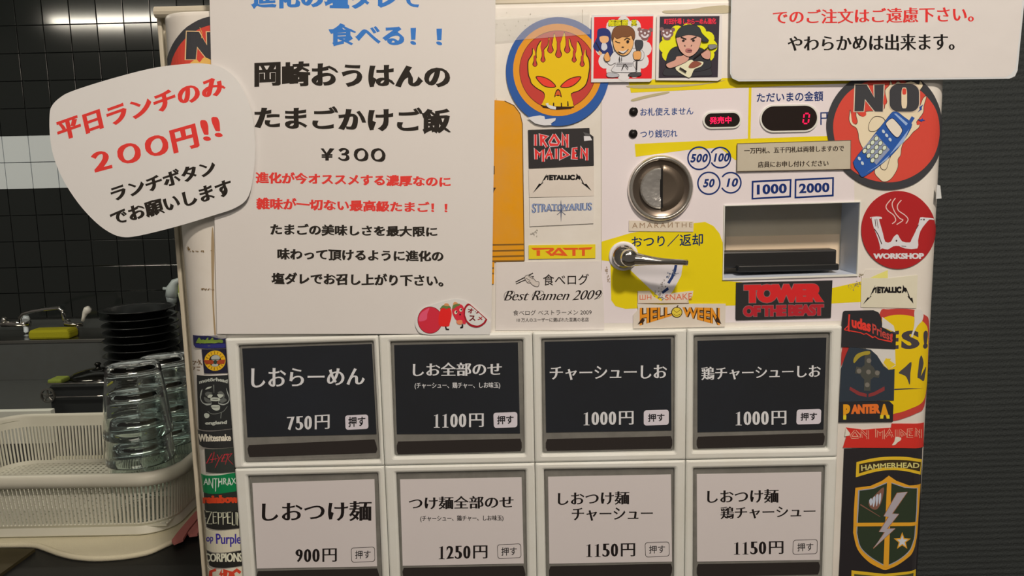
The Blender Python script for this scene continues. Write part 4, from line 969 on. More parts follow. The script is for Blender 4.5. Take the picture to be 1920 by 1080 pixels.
# ---- dark red round shop sticker
h = reg(1600, 340, 4.5)
wk = sheet('sticker', ell(1683, 431, 69, 73, 60), (158, 34, 34), .0010, 'dark red round sticker with a steaming white letter W', 'sticker', .0003, rough=.35, coat=.3)
WH = (214, 204, 198)
draw(wk, 'letter_w', [curve(h((152, 300), (150, 320), (170, 400), (205, 490), (222, 560), (218, 578), (240, 565), (285, 575), (330, 548), (380, 545), (430, 565), (535, 565), (540, 500), (560, 420), (600, 360), (632, 322), (665, 326), (664, 312), (600, 305), (560, 303), (548, 345), (520, 420), (485, 490), (470, 515), (405, 505), (375, 455), (358, 448), (330, 475), (310, 510), (265, 510), (245, 440), (225, 370), (212, 318), (234, 316), (232, 300), (190, 296), (138, 302), (140, 314)), 2)], WH, 1)
draw(wk, 'letter_w', [stroke(h((178, 320), (185, 380)), 1.2), stroke(h((172, 400), (205, 450), (235, 530)), 1.6), stroke(h((192, 315), (205, 395)), .9), stroke(h((545, 365), (525, 400)), 1.2), ell(*h(358, 500), 1.6, 1.8, 8), stroke(h((400, 545), (440, 548)), 1), ell(*h(590, 322), 1.6, 1.8, 8), stroke(h((560, 322), (575, 322)), 1.4)], (70, 40, 40), 2)
draw(wk, 'steam', [stroke(curve(h(*p), 6, False), 1.8) for p in (((312, 152), (272, 205), (285, 245), (335, 285), (352, 330), (322, 358)), ((350, 140), (322, 190), (345, 260), (385, 310), (412, 328), (360, 364)), ((400, 158), (368, 200), (375, 245), (430, 285), (456, 320), (438, 356)))], (206, 170, 158), 1)
text(wk, 'WORKSHOP', Q(1636, 475, 485, 1731, 474, 485.5), 'black', WH, 1, lo=.045, hi=.07)

# ---- white labels around the return lever
l1 = sheet('label', c4((265, 150), (812, 158), (808, 245), (265, 240)), (198, 180, 156), .0007, 'beige label with thin spaced capitals under the coin dial', 'label', .0003, grime=.2)
text(l1, 'AMARAИTHE', Q(1185, 417, 427.5, 1298, 416.5, 426), 'gothic', (140, 112, 84), 1, sp=1.35)
l2 = sheet('label', c4((338, 745), (440, 742), (470, 790), (540, 830), (600, 780), (640, 760), (808, 742), (800, 790), (765, 820), (772, 848), (338, 850)), (204, 184, 160), .0009, 'torn beige label with thin red lettering under the lever', 'label', .0003, grime=.25)
text(l2, 'ШH', Q(1199, 553, 561.5, 1221, 552, 561), 'gothic', (196, 96, 62), 1); text(l2, 'SNAKE', Q(1247, 552, 562.5, 1297, 549, 561), 'gothic', (196, 96, 62), 1)
draw(l2, 'outline', [stroke(c4((340, 748), (340, 848), (770, 847), (758, 825)), .7)], (110, 84, 66), 1)
l3 = sheet('sticker', [(1194.5, 569), (1240, 571), (1300, 569), (1360, 569), (1359, 612), (1187, 615.6), (1187, 590), (1196, 580)], (200, 184, 164), .0010, 'cream sticker with arched orange lettering around a pumpkin', 'sticker', .0003, grime=.2)
def arch(sgn):
    def w(x, y): t = x if sgn > 0 else 1 - x; return x, y * (1 - .42 * (1 - (1 - t)) ) if False else (.0 + .0) + y * (1.0 - .52 * t) + 0.0
    return w
hwL = Q(1199, 577, 610, 1259, 575.5, 609); hwR = Q(1279, 575.5, 609, 1349, 577, 610)
for dk, col_, lv, lo in ((1, (58, 36, 20), 1, .085), (0, (206, 128, 34), 2, .03)):
    text(l3, 'HELL', hwL, 'black', col_, lv, warp=arch(1), lo=lo, hi=lo); text(l3, 'WEEN', hwR, 'black', col_, lv, warp=arch(-1), lo=lo, hi=lo)
draw(l3, 'letter_foot', [[(1195, 608), (1203, 596), (1209, 599), (1206, 604)], [(1342, 596), (1345, 592), (1352, 607), (1340, 602)]], (60, 38, 22), 3)
draw(l3, 'pumpkin', [ell(1268.5, 585, 10.5, 10, 24), stroke([(1268, 576), (1271, 572)], 2)], (66, 46, 20), 4); draw(l3, 'pumpkin', [ell(1268.5, 585, 9, 8.6, 24)], (206, 178, 60), 5)
draw(l3, 'pumpkin', [stroke(curve([(1262, 580), (1268, 585), (1275, 580)], 3, False), .8), stroke(curve([(1262, 588), (1268, 591), (1275, 588)], 3, False), .8)], (110, 80, 26), 6)

# ---- wide black sticker below the banknote slot
tw_ = sheet('sticker', [(1379.6, 529.5), (1560, 525.3), (1557, 595.6), (1380, 600), (1378.5, 597)], (44, 42, 40), .0010, 'wide black sticker with two lines of squeezed red lettering below the banknote slot', 'sticker', .0003, rough=.35, coat=.3)
GR = (128, 96, 92)
tq1 = Q(1393, 532.5, 569, 1545, 529.5, 567); tq2 = Q(1391.5, 572, 594.5, 1544.5, 569, 592)
text(tw_, 'TOWER', tq1, 'heavy', GR, 1, lo=.11, hi=.13, sp=.9); text(tw_, 'TOWER', tuple((x + (1.0 if i in (0, 3) else -1.0), y + (1 if i < 2 else -1)) for i, (x, y) in enumerate(tq1)), 'heavy', (190, 38, 38), 2, lo=.085, hi=.105, sp=.9)
text(tw_, 'OF THE BEAST', tq2, 'heavy', GR, 1, lo=.09, hi=.11, sp=.93); text(tw_, 'OF THE BEAST', tuple((x + (.9 if i in (0, 3) else -.9), y + (.8 if i < 2 else -.8)) for i, (x, y) in enumerate(tq2)), 'heavy', (160, 36, 42), 2, lo=.065, hi=.085, sp=.93)

# ================================================================== stickers, right column
s4 = sheet('sticker', h((65, 815), (290, 818), (540, 790), (530, 1070), (60, 1062)), (202, 190, 162), .0006, 'cream sticker with black spiked capitals under the dark red round sticker', 'sticker', .0003, grime=.15, rough=.35)
spiky(s4, h, 1634, 1700, 538, 549, h(78, 1038), h(503, 1030), (30, 26, 24))
sv = sheet('sticker', h((100, 742), (288, 742), (288, 818), (110, 822), (75, 820)), (204, 190, 172), .0005, 'pale cut piece of sticker with a yellow corner under the dark red round sticker', 'sticker', .0003)
draw(sv, 'yellow_corner', [h((130, 818), (200, 785), (288, 748), (288, 816))], (220, 206, 112), 1)
v = reg(1540, 560, 4.154)
ys = sheet('sticker', curve(v((455, 110), (520, 82), (640, 78), (730, 88), (800, 125), (832, 175), (828, 400), (818, 640), (795, 840), (740, 890), (640, 930), (560, 950), (480, 940), (430, 800), (420, 400)), 4), (178, 60, 50), .0006, 'round yellow sticker with a red rim and dark letters, wrapping the right edge', 'sticker', .0003, rough=.22, coat=.5)
draw(ys, 'yellow_disc', [curve(v((460, 170), (540, 130), (640, 125), (730, 145), (800, 190), (824, 260), (822, 500), (812, 700), (780, 805), (680, 860), (580, 890), (480, 890), (440, 600), (440, 300)), 4)], (216, 178, 24), 1)
text(ys, 'E', v((540, 255), (602, 248), (598, 388), (520, 392)), 'heavy', (66, 58, 60), 2, lo=.03, hi=.09); text(ys, 'S', v((622, 250), (758, 245), (762, 385), (618, 395)), 'heavy', (66, 58, 60), 2, lo=.025, hi=.07); text(ys, '!', v((790, 248), (824, 246), (820, 386), (786, 390)), 'heavy', (66, 58, 60), 2)
draw(ys, 'printed_mark', [curve(v((600, 575), (650, 530), (698, 492), (690, 580), (686, 670), (660, 610), (630, 590)), 3), curve(v((760, 470), (775, 440), (790, 500), (778, 560), (770, 600), (790, 560), (808, 530), (800, 600), (790, 640), (760, 620), (745, 610), (752, 540)), 3), v((565, 700), (680, 695), (790, 694), (680, 704), (565, 710))], (70, 64, 62), 2)
draw(ys, 'torn_patch', [curve(v((722, 90), (770, 85), (790, 120), (780, 170), (745, 210), (720, 260), (708, 295), (695, 290), (715, 230), (722, 170)), 3), v((470, 140), (560, 210), (572, 260), (470, 220)), v((330, 375), (570, 378), (575, 520), (520, 552), (470, 500))], (196, 186, 172), 3)
draw(ys, 'torn_patch', [v((480, 495), (500, 460), (575, 510), (520, 552)), v((505, 465), (540, 466), (530, 480))], (222, 186, 44), 4)
jp = sheet('sticker', v((178, 92), (400, 88), (440, 105), (460, 145), (468, 195), (466, 218), (575, 275), (572, 390), (150, 372), (155, 180), (165, 100)), (44, 42, 42), .0014, 'torn black sticker with slanting red lettering, overlapping the yellow round sticker', 'sticker', .0003, rough=.3, coat=.3)
JR = (204, 56, 44)
text(jp, 'udas', v((228, 135), (382, 170), (378, 258), (232, 222)), 'black', JR, 1); text(jp, 'Priest', v((390, 190), (552, 262), (548, 330), (392, 268)), 'bold', (176, 66, 56), 1)
draw(jp, 'lettering', [stroke(v((212, 120), (208, 180), (205, 250), (175, 236), (205, 205)), 3.2, 1.6), stroke(v((175, 240), (300, 262), (325, 275), (345, 268), (395, 300), (410, 292), (440, 312), (540, 332), (545, 270)), 1.8)], JR, 2)
gn = sheet('sticker', v((215, 372), (380, 395), (430, 440), (480, 520), (520, 552), (566, 545), (560, 790), (135, 800), (150, 540), (185, 440)), (46, 52, 58), .0012, 'dark blue-black sticker with a brown cross over a red ribbon', 'sticker', .0003, rough=.22, coat=.6)
draw(gn, 'cross', [stroke(v((358, 410), (352, 715)), 12), stroke(v((262, 552), (448, 588)), 13), ell(*v(356, 570), 14, 15, 20)], (70, 68, 60), 1)
draw(gn, 'cross', [ell(*v(x, y), 4.4, 4.6, 14) for x, y in ((365, 480), (288, 560), (362, 568), (430, 575), (352, 668))], (112, 104, 92), 2)
draw(gn, 'ribbon', [v((218, 682), (290, 722), (348, 738), (348, 764), (280, 748), (214, 708)), v((362, 738), (410, 722), (486, 680), (488, 712), (412, 750), (362, 764))], (126, 52, 50), 1)
draw(gn, 'banner', [curve(v((245, 470), (270, 430), (320, 410), (370, 405), (368, 430), (320, 440), (285, 462), (250, 500)), 3)], (150, 130, 46), 3)
draw(gn, 'red_edge', [v((165, 382), (212, 375), (185, 450), (150, 520))], (160, 50, 42), 1) if False else None
re_ = sheet('sticker', v((163, 378), (214, 374), (180, 460), (150, 530), (155, 420)), (160, 48, 42), .0007, 'sliver of a red sticker left of the dark cross sticker', 'sticker', .0002)
pn = sheet('sticker', v((135, 800), (525, 795), (556, 825), (552, 955), (127, 960)), (42, 40, 40), .0013, 'black sticker with orange and yellow capitals under the dark cross sticker', 'sticker', .0003, rough=.3, coat=.3)
pw = lambda x, y: (x, y)
text(pn, 'P', v((165, 820), (222, 820), (212, 935), (165, 938)), 'heavy', (222, 150, 34), 1); text(pn, 'ANTER', v((225, 822), (455, 815), (455, 890), (225, 895)), 'heavy', (220, 108, 44), 1, sp=.94); text(pn, 'A', v((452, 818), (515, 815), (526, 930), (450, 930)), 'heavy', (222, 150, 34), 1)
draw(pn, 'lettering', [v((165, 905), (190, 905), (188, 938), (165, 938)), v((452, 902), (480, 902), (476, 930), (452, 930)), v((500, 902), (524, 902), (526, 930), (504, 930))], (228, 200, 46), 2)
mr = sheet('sticker', v((190, 1000), (230, 1006), (330, 1018), (420, 1010), (540, 1002), (545, 970), (790, 962), (787, 1150), (600, 1160), (165, 1158), (195, 1060)), (190, 46, 36), .0009, 'torn red strip with outlined angular lettering above the black shield sticker', 'sticker', .0003, rough=.25, coat=.5)
w_ = reg(1570, 790, 11.636)
xs = [(w_(285, 0)[0], w_(470, 0)[0]), (w_(500, 0)[0], w_(665, 0)[0]), (w_(830, 0)[0], w_(1010, 0)[0]), (w_(1040, 0)[0], w_(1200, 0)[0]), (w_(1268, 0)[0], w_(1275, 0)[0]), (w_(1340, 0)[0], w_(1480, 0)[0]), (w_(1520, 0)[0], w_(1640, 0)[0]), (w_(1690, 0)[0], w_(1800, 0)[0])]
draw(mr, 'lettering', angular('ONMAIDEN', xs, 806.5, 820.5, 4.0, -.02), (214, 160, 130), 1); draw(mr, 'lettering', angular('ONMAIDEN', xs, 806.5, 820.5, 2.0, -.02), (184, 44, 36), 2)
draw(mr, 'torn_patch', [curve(w_((1260, 330), (1370, 350), (1370, 400), (1300, 450), (1250, 500), (1180, 510), (1230, 430)), 3), w_((175, 130), (265, 250), (255, 300), (150, 320))], (204, 192, 170), 3)
hm = sheet('sticker', [(1582, 840.8), (1727.8, 833), (1722, 1000), (1717, 1080), (1711, 1190), (1566, 1200), (1574, 1040)], (40, 36, 36), .0008, 'tall black sticker with a yellow-edged green shield and lightning bolt', 'sticker', .0003, rough=.16, coat=.7)
e = reg(1540, 820, 4.154); YG = (204, 164, 40); YO = (206, 144, 40)
tab = curve(e((270, 190), (400, 160), (520, 148), (660, 150), (775, 168)), 5, False) + curve(e((765, 288), (660, 262), (540, 252), (420, 265), (265, 308)), 5, False)
tin = curve(e((292, 205), (400, 185), (520, 172), (660, 175), (768, 190)), 5, False) + curve(e((760, 262), (660, 240), (540, 228), (420, 240), (290, 278)), 5, False)
draw(hm, 'name_tab', [tab], YG, 1); draw(hm, 'name_tab', [tin], (58, 46, 28), 2)
text(hm, 'HAMMERHEAD', e((305, 214), (756, 196), (754, 236), (308, 258)), 'bold', (196, 182, 110), 3, warp=lambda x, y: (x, y - .9 * x * (1 - x)))
shd = e((262, 390), (380, 375), (470, 335), (522, 295)) + e((580, 335), (680, 372), (765, 358), (755, 500), (740, 740)) + curve(e((735, 780), (700, 900), (600, 985), (500, 1030)), 5, False) + curve(e((480, 1028), (370, 970), (280, 870), (245, 740)), 5, False) + e((250, 560))
shi = e((288, 410), (400, 395), (505, 350)) + e((540, 350), (640, 385), (740, 392), (735, 560), (720, 760)) + curve(e((715, 790), (680, 880), (600, 950), (505, 998)), 5, False) + curve(e((480, 990), (380, 930), (300, 850), (272, 740)), 5, False)
draw(hm, 'shield', [shd], YO, 1); draw(hm, 'shield', [stroke(shi, 1.6, cl=True)], (150, 146, 150), 3); draw(hm, 'shield', [shi], (46, 54, 38), 2)
draw(hm, 'shield_bar', [e((508, 330), (542, 330), (520, 1010), (478, 1010)), e((255, 662), (740, 650), (738, 678), (255, 690))], YO, 4)
bolt = e((585, 430), (665, 420), (545, 590), (598, 592), (505, 708), (570, 705), (400, 860), (490, 735), (445, 732), (520, 615), (482, 610))
draw(hm, 'lightning_bolt', [stroke(bolt, 1.6, cl=True)], (150, 96, 60), 5); draw(hm, 'lightning_bolt', [bolt], (160, 148, 148), 6)
st_ = []; st2 = []
for i in range(10):
    a = -math.pi / 2 + math.pi * i / 5; r_ = (16.5, 7)[i % 2]; st_.append((1690.5 + r_ * math.cos(a), 1014 + 1.05 * r_ * math.sin(a))); st2.append((1690.5 + .66 * r_ * math.cos(a), 1014 + .7 * r_ * math.sin(a)))
draw(hm, 'star', [st_], YO, 3); draw(hm, 'star', [st2], (190, 188, 186), 4)
draw(hm, 'wing', [curve(e((365, 500), (400, 460), (480, 385), (470, 480), (440, 545), (410, 560), (375, 540)), 4), stroke(e((300, 520), (455, 615)), 2.4, .8)], (120, 82, 66), 3)
draw(hm, 'wing', [curve(e(*p), 3) for p in (((368, 490), (385, 470), (395, 500), (380, 530)), ((395, 475), (415, 455), (415, 500), (400, 540)), ((420, 455), (440, 440), (438, 490), (425, 535)), ((445, 450), (460, 430), (460, 480), (445, 520)))], (176, 176, 180), 4)
draw(hm, 'lower_tab', [e((232, 1032), (490, 1060), (728, 1022), (726, 1110), (230, 1120)), ], YG, 1); draw(hm, 'lower_tab', [e((252, 1060), (490, 1082), (710, 1050), (708, 1112), (252, 1122))], (70, 70, 44), 2)
# little tab of tape sticking out on the right edge
tt = sheet('tape', [(1757, 346), (1763, 348), (1765.5, 372), (1755, 373)], (190, 184, 174), .0022, 'scrap of pale tape sticking out from the right edge below the phone sticker', 'tape', .0004, flat=True)

# ================================================================== stickers, left column
z = reg(340, 600, 4.154); y2 = reg(340, 820, 4.154)
a1 = sheet('sticker', z((98, 115), (275, 118), (290, 135), (355, 142), (362, 218), (118, 212), (103, 190)), (34, 34, 66), .0009, 'small navy sticker with blurred green script, topmost of the left column', 'sticker', .0003, coat=.3)
zz = reg(355, 620, 10.8)
draw(a1, 'lettering', [curve(zz((160, 240), (185, 180), (220, 130), (260, 180), (300, 170), (340, 185), (370, 150), (400, 130), (400, 180), (440, 175), (470, 140), (495, 140), (500, 175), (560, 185), (600, 175), (660, 180), (690, 200), (680, 240), (600, 235), (520, 250), (440, 240), (330, 250), (240, 240)), 3)], (112, 132, 52), 2)
draw(a1, 'blue_band', [zz((150, 262), (770, 255), (770, 335), (165, 335), (120, 290))], (46, 46, 100), 1)
draw(a1, 'lettering', [stroke(zz((260, 225), (235, 262)), 1.2), stroke(zz((400, 290), (400, 315)), 1), stroke(zz((430, 290), (430, 312)), 1)], (120, 120, 60), 2)
a2 = sheet('sticker', z((165, 225), (352, 222), (372, 408), (185, 412)), (34, 32, 46), .0010, 'small black sticker with a round yellow badge in the left column', 'sticker', .0003, coat=.3)
bc = zz(535, 600)
draw(a2, 'badge', [ell(*bc, 19.4, 19.0, 36)], (206, 158, 34), 1); draw(a2, 'badge', [ell(*bc, 11.2, 11.2, 28)], (50, 36, 26), 2)
draw(a2, 'badge_letters', [stroke([(bc[0] + 12.5 * math.cos(t), bc[1] + 12.5 * math.sin(t)), (bc[0] + 17.5 * math.cos(t), bc[1] + 17.5 * math.sin(t))], 1.1) for t in [math.radians(x) for x in (200, 222, 244, 266, 288, 310, 332, 35, 55, 75, 95, 115, 135, 155)]], (128, 84, 24), 2)
draw(a2, 'badge_band', [[(bc[0] - 21, bc[1] - 1.5), (bc[0] + 19, bc[1] - 2), (bc[0] + 17, bc[1] + 6), (bc[0] - 17, bc[1] + 6)]], (150, 62, 34), 3)
draw(a2, 'badge_skull', [ell(bc[0] + 1, bc[1] - 5, 8, 5.5, 20), ell(bc[0], bc[1] + 8, 6, 3, 16)], (158, 154, 140), 4); draw(a2, 'badge_skull', [ell(bc[0] + .5, bc[1] + 2.5, 3.2, 4, 12), stroke([(bc[0] - 6, bc[1] - 2), (bc[0] + 8, bc[1] - 2.5)], 1)], (48, 60, 50), 5)
a3 = sheet('sticker', z((130, 425), (383, 425), (412, 840), (145, 845)), (40, 40, 38), .0011, 'tall black sticker with a pale horned beast head between two words', 'sticker', .0003, coat=.3)
mo = reg(365, 695, 9.82); SI = (168, 166, 150)
text(a3, 'motörhead', mo((105, 165), (620, 150), (615, 222), (110, 232)), 'black', SI, 1, warp=lambda x, y: (x, y - 2.6 * x * (1 - x) + .1))
text(a3, 'england', mo((215, 925), (605, 905), (600, 990), (215, 1005)), 'black', SI, 1)
draw(a3, 'beast_head', [curve(mo(*p), 4) for p in (((165, 330), (150, 420), (140, 500), (165, 560), (215, 595), (320, 595), (320, 615), (250, 630), (180, 600), (135, 540), (122, 460), (140, 370)), ((590, 310), (605, 400), (635, 480), (635, 540), (600, 585), (540, 605), (455, 590), (460, 610), (540, 628), (620, 590), (655, 530), (650, 470), (615, 380)))], (150, 150, 138), 1)
draw(a3, 'beast_head', [curve(mo(*p), 3) for p in (((215, 340), (260, 295), (335, 285), (290, 320)), ((255, 465), (300, 430), (348, 440), (320, 490), (270, 490)), ((425, 430), (480, 425), (540, 440), (500, 490), (460, 490)), ((310, 500), (380, 480), (470, 500), (470, 545), (380, 550), (320, 545)), ((320, 635), (390, 620), (470, 635), (465, 712), (400, 722), (350, 700)), ((200, 790), (240, 770), (290, 800), (280, 850), (230, 865), (200, 830)))], (170, 170, 152), 2)
draw(a3, 'beast_head', [curve(mo(*p), 3) for p in (((210, 420), (250, 380), (340, 400), (300, 430), (250, 470)), ((430, 400), (500, 370), (560, 440), (540, 520), (500, 450)), ((190, 480), (250, 500), (300, 540), (290, 580), (220, 560)), ((480, 520), (560, 500), (600, 540), (540, 580), (480, 580)))], (92, 92, 84), .5)
draw(a3, 'beast_head', [stroke(mo((365, 250), (372, 400)), 2, .8), stroke(curve(mo((260, 740), (330, 785), (430, 780), (540, 740), (610, 650)), 3, False), 1), stroke(mo((500, 760), (490, 870)), 1.4), stroke(mo((310, 530), (325, 600)), 1.6), stroke(mo((460, 530), (450, 590)), 1.6)], (110, 110, 100), 1.5)
draw(a3, 'beast_head', [mo((345, 560), (435, 560), (430, 600), (350, 600)), mo((330, 655), (460, 655), (460, 662), (330, 662)), mo((345, 515), (440, 512), (440, 520), (345, 522))], (40, 38, 36), 3)
a4 = sheet('sticker', z((135, 850), (423, 845), (430, 985), (175, 985), (148, 965)), (44, 42, 40), .0010, 'black sticker with white brush script, below the horned beast sticker', 'sticker', .0003, coat=.3)
text(a4, 'Whitesnake', z((142, 885), (385, 880), (395, 948), (150, 945)), 'black', (206, 192, 168), 1, warp=lambda x, y: (x, y * (1 - .25 * x) + .1 * x), slant=.15, lo=.03, hi=.05)
a5 = sheet('sticker', y2((188, 85), (430, 75), (435, 265), (200, 265)), (50, 52, 46), .0009, 'dark sticker with scratchy thin red lettering in the left column', 'sticker', .0003, coat=.3)
RS = (176, 48, 54)
draw(a5, 'lettering', [stroke(y2(*p), 1.5, .7) for p in (((245, 120), (205, 200), (250, 190)), ((245, 190), (262, 110), (275, 180)), ((235, 170), (290, 160)), ((285, 130), (300, 165), (325, 130)), ((300, 165), (268, 235)), ((340, 130), (318, 185), (355, 180)), ((318, 160), (345, 155)), ((335, 130), (365, 125)), ((370, 125), (345, 210)), ((350, 135), (398, 122), (365, 165), (408, 210)))], RS, 1)
a6 = sheet('sticker', y2((162, 280), (445, 268), (455, 412), (180, 422)), (16, 112, 62), .0010, 'green sticker with pale jagged capitals in the left column', 'sticker', .0003, coat=.3)
text(a6, 'ANTHRAX', y2((185, 315), (428, 312), (432, 358), (182, 368)), 'black', (206, 210, 190), 1, warp=lambda x, y: (x, y + (1.15 * max(0, 1 - abs(x - .36) * 7) * (y > .5)) + .35 * max(0, 1 - abs(x - .78) * 7) * (y > .5)), lo=.0, hi=.02)
a7 = sheet('sticker', y2((182, 424), (458, 412), (475, 560), (190, 560)), (42, 44, 38), .0009, 'black sticker with orange-red blackletter below the green sticker', 'sticker', .0003, coat=.3)
text(a7, 'rainbow', y2((175, 445), (455, 445), (455, 508), (175, 512)), 'black', (190, 62, 32), 1, lo=.05, hi=.09)
a8 = sheet('sticker', y2((188, 562), (475, 562), (482, 700), (205, 695)), (38, 36, 32), .0010, 'black sticker with tall narrow pale capitals, between the blackletter and purple script stickers', 'sticker', .0003, coat=.3)
zp = []
def zs(*p): zp.append(stroke(y2(*p), 1.3))
zs((192, 625), (205, 625)); zs((200, 575), (245, 575), (210, 668), (250, 668)); zs((285, 578), (255, 578), (258, 665), (285, 660)); zs((256, 615), (280, 612)); zs((296, 672), (294, 580), (318, 585), (318, 615), (296, 620)); zs((332, 676), (330, 580), (354, 585), (354, 615), (332, 622)); zs((390, 578), (364, 580), (366, 665), (392, 664)); zs((366, 618), (386, 616)); zs((400, 580), (402, 678), (420, 678)); zs((428, 578), (430, 676)); zs((442, 682), (438, 580), (458, 660), (456, 575)); zs((462, 575), (466, 682))
draw(a8, 'lettering', zp, (196, 190, 160), 1)
a9 = sheet('sticker', y2((200, 705), (485, 705), (497, 870), (212, 870)), (198, 186, 158), .0011, 'cream sticker with purple script in the left column', 'sticker', .0003, coat=.2)
text(a9, 'op', y2((205, 772), (258, 768), (258, 822), (205, 825)), 'bold', (62, 48, 130), 1)
text(a9, 'Purple', y2((276, 745), (470, 748), (470, 848), (280, 850)), 'gothic', (62, 48, 130), 1, lo=.01, hi=.03)
a10 = sheet('sticker', y2((205, 872), (495, 875), (498, 992), (228, 992)), (38, 36, 32), .0010, 'black sticker with cream square capitals, between the two cream stickers', 'sticker', .0003, coat=.3)
text(a10, 'CORPIONS', y2((190, 900), (480, 895), (480, 965), (192, 965)), 'black', (206, 198, 170), 1, lo=.02, hi=.06)
a11 = sheet('sticker', y2((208, 997), (498, 997), (512, 1170), (225, 1172)), (200, 188, 162), .0011, 'cream sticker with red angular capitals at the foot of the left column', 'sticker', .0003, coat=.2)
draw(a11, 'lettering', [stroke(y2(*p), 5.5) for p in (((278, 1025), (240, 1040), (238, 1110), (280, 1120)), ((345, 1110), (350, 1030), (388, 1045), (385, 1110), (350, 1115)), ((465, 1050), (435, 1028), (405, 1050), (410, 1115), (450, 1115)))] + [y2((325, 1015), (300, 1065), (315, 1065), (295, 1120), (340, 1050), (322, 1050))], (196, 62, 40), 1)

# ---- recommendation sticker with tomatoes at the notice's lower corner
t = reg(760, 545, 10.667)
rs = sheet('sticker', curve(t((205, 560), (300, 400), (500, 300), (700, 230), (1000, 165), (1200, 205)), 4, False) + t((1400, 360), (1705, 632), (1690, 690), (1690, 880)) + curve(t((1300, 880), (700, 880), (500, 885), (300, 850), (215, 740), (195, 660)), 4, False), (205, 196, 184), .0054,
           'clear-edged sticker of red vegetable figures and a round red sign, on the large notice', 'sticker', .0003, coat=.7, rough=.2, flat=True)
def tc(nm, pts, rgb, lv): draw(rs, nm, [curve(t(*pts), 4)], rgb, lv)
draw(rs, 'tomato', [ell(*t(495, 590), 23.5, 25.4, 36)], (110, 30, 36), 1); draw(rs, 'tomato', [ell(*t(495, 590), 22.6, 24.4, 36)], (190, 44, 56), 2)
draw(rs, 'tomato', [curve(t((300, 470), (380, 400), (480, 350), (440, 460), (420, 580), (270, 610)), 4)], (206, 78, 100), 3)
tc('pepper', ((690, 420), (720, 340), (800, 315), (880, 340), (925, 420), (920, 540), (890, 650), (860, 715), (690, 705), (665, 640), (670, 500)), (214, 40, 36), 3)
tc('pepper', ((930, 400), (945, 330), (1000, 290), (1090, 270), (1160, 320), (1190, 480), (1210, 650), (1150, 660), (1030, 600), (960, 500)), (196, 46, 58), 4)
tc('stalk', ((690, 370), (740, 300), (780, 290), (880, 300), (915, 360), (870, 345), (820, 365), (760, 345)), (96, 112, 62), 5); tc('stalk', ((945, 370), (950, 300), (1000, 270), (1085, 262), (1080, 300), (1030, 315), (1000, 340)), (96, 112, 62), 5)
tc('stalk', ((778, 300), (785, 262), (830, 252), (868, 270), (870, 305)), (196, 132, 84), 6); tc('stalk', ((955, 285), (965, 240), (1000, 225), (1045, 245), (1040, 262), (990, 275)), (196, 132, 84), 6)
draw(rs, 'face', [ell(*t(1010, 435), 2.8, 3.6, 14), ell(*t(1110, 385), 2.8, 3.4, 14)], (206, 196, 170), 6); draw(rs, 'face', [ell(*t(1022, 425), 1.4, 2, 10), ell(*t(1118, 378), 1.4, 2, 10), ell(*t(1095, 475), 1.3, 1.8, 10)], (50, 24, 26), 7)
tc('foot', ((1030, 600), (1130, 590), (1140, 660), (1080, 680), (1030, 650)), (206, 120, 84), 6)
draw(rs, 'leg', [stroke(t((805, 715), (820, 770), (875, 775)), 2.4), stroke(t((1145, 670), (1140, 730), (1100, 740)), 2.8)], (36, 26, 24), 6)
rg = curve(t((1170, 500), (1175, 350), (1240, 262), (1290, 265)), 5, False) + t((1400, 360), (1640, 575)) + curve(t((1600, 650), (1500, 720), (1400, 735), (1290, 700), (1210, 620)), 5, False)
rg2 = curve(t((1195, 490), (1205, 370), (1260, 300), (1300, 300)), 5, False) + t((1400, 380), (1605, 570)) + curve(t((1560, 640), (1480, 690), (1400, 695), (1310, 665), (1235, 600)), 5, False)
draw(rs, 'round_sign', [rg], (150, 26, 34), 7); draw(rs, 'round_sign', [rg2], (198, 192, 180), 8)
text(rs, 'オ', t((1245, 345), (1370, 360), (1345, 460), (1250, 445)), 'black', (120, 30, 34), 9); text(rs, 'ス', t((1270, 490), (1400, 500), (1405, 605), (1275, 612)), 'black', (100, 28, 30), 9); text(rs, 'メ', t((1450, 500), (1555, 520), (1540, 600), (1440, 590)), 'black', (150, 32, 36), 9)
draw(rs, 'lettering', [stroke(t((1415, 450), (1445, 440), (1460, 410)), 2), stroke(t((1395, 410), (1405, 425)), 1.5)], (120, 30, 34), 9)

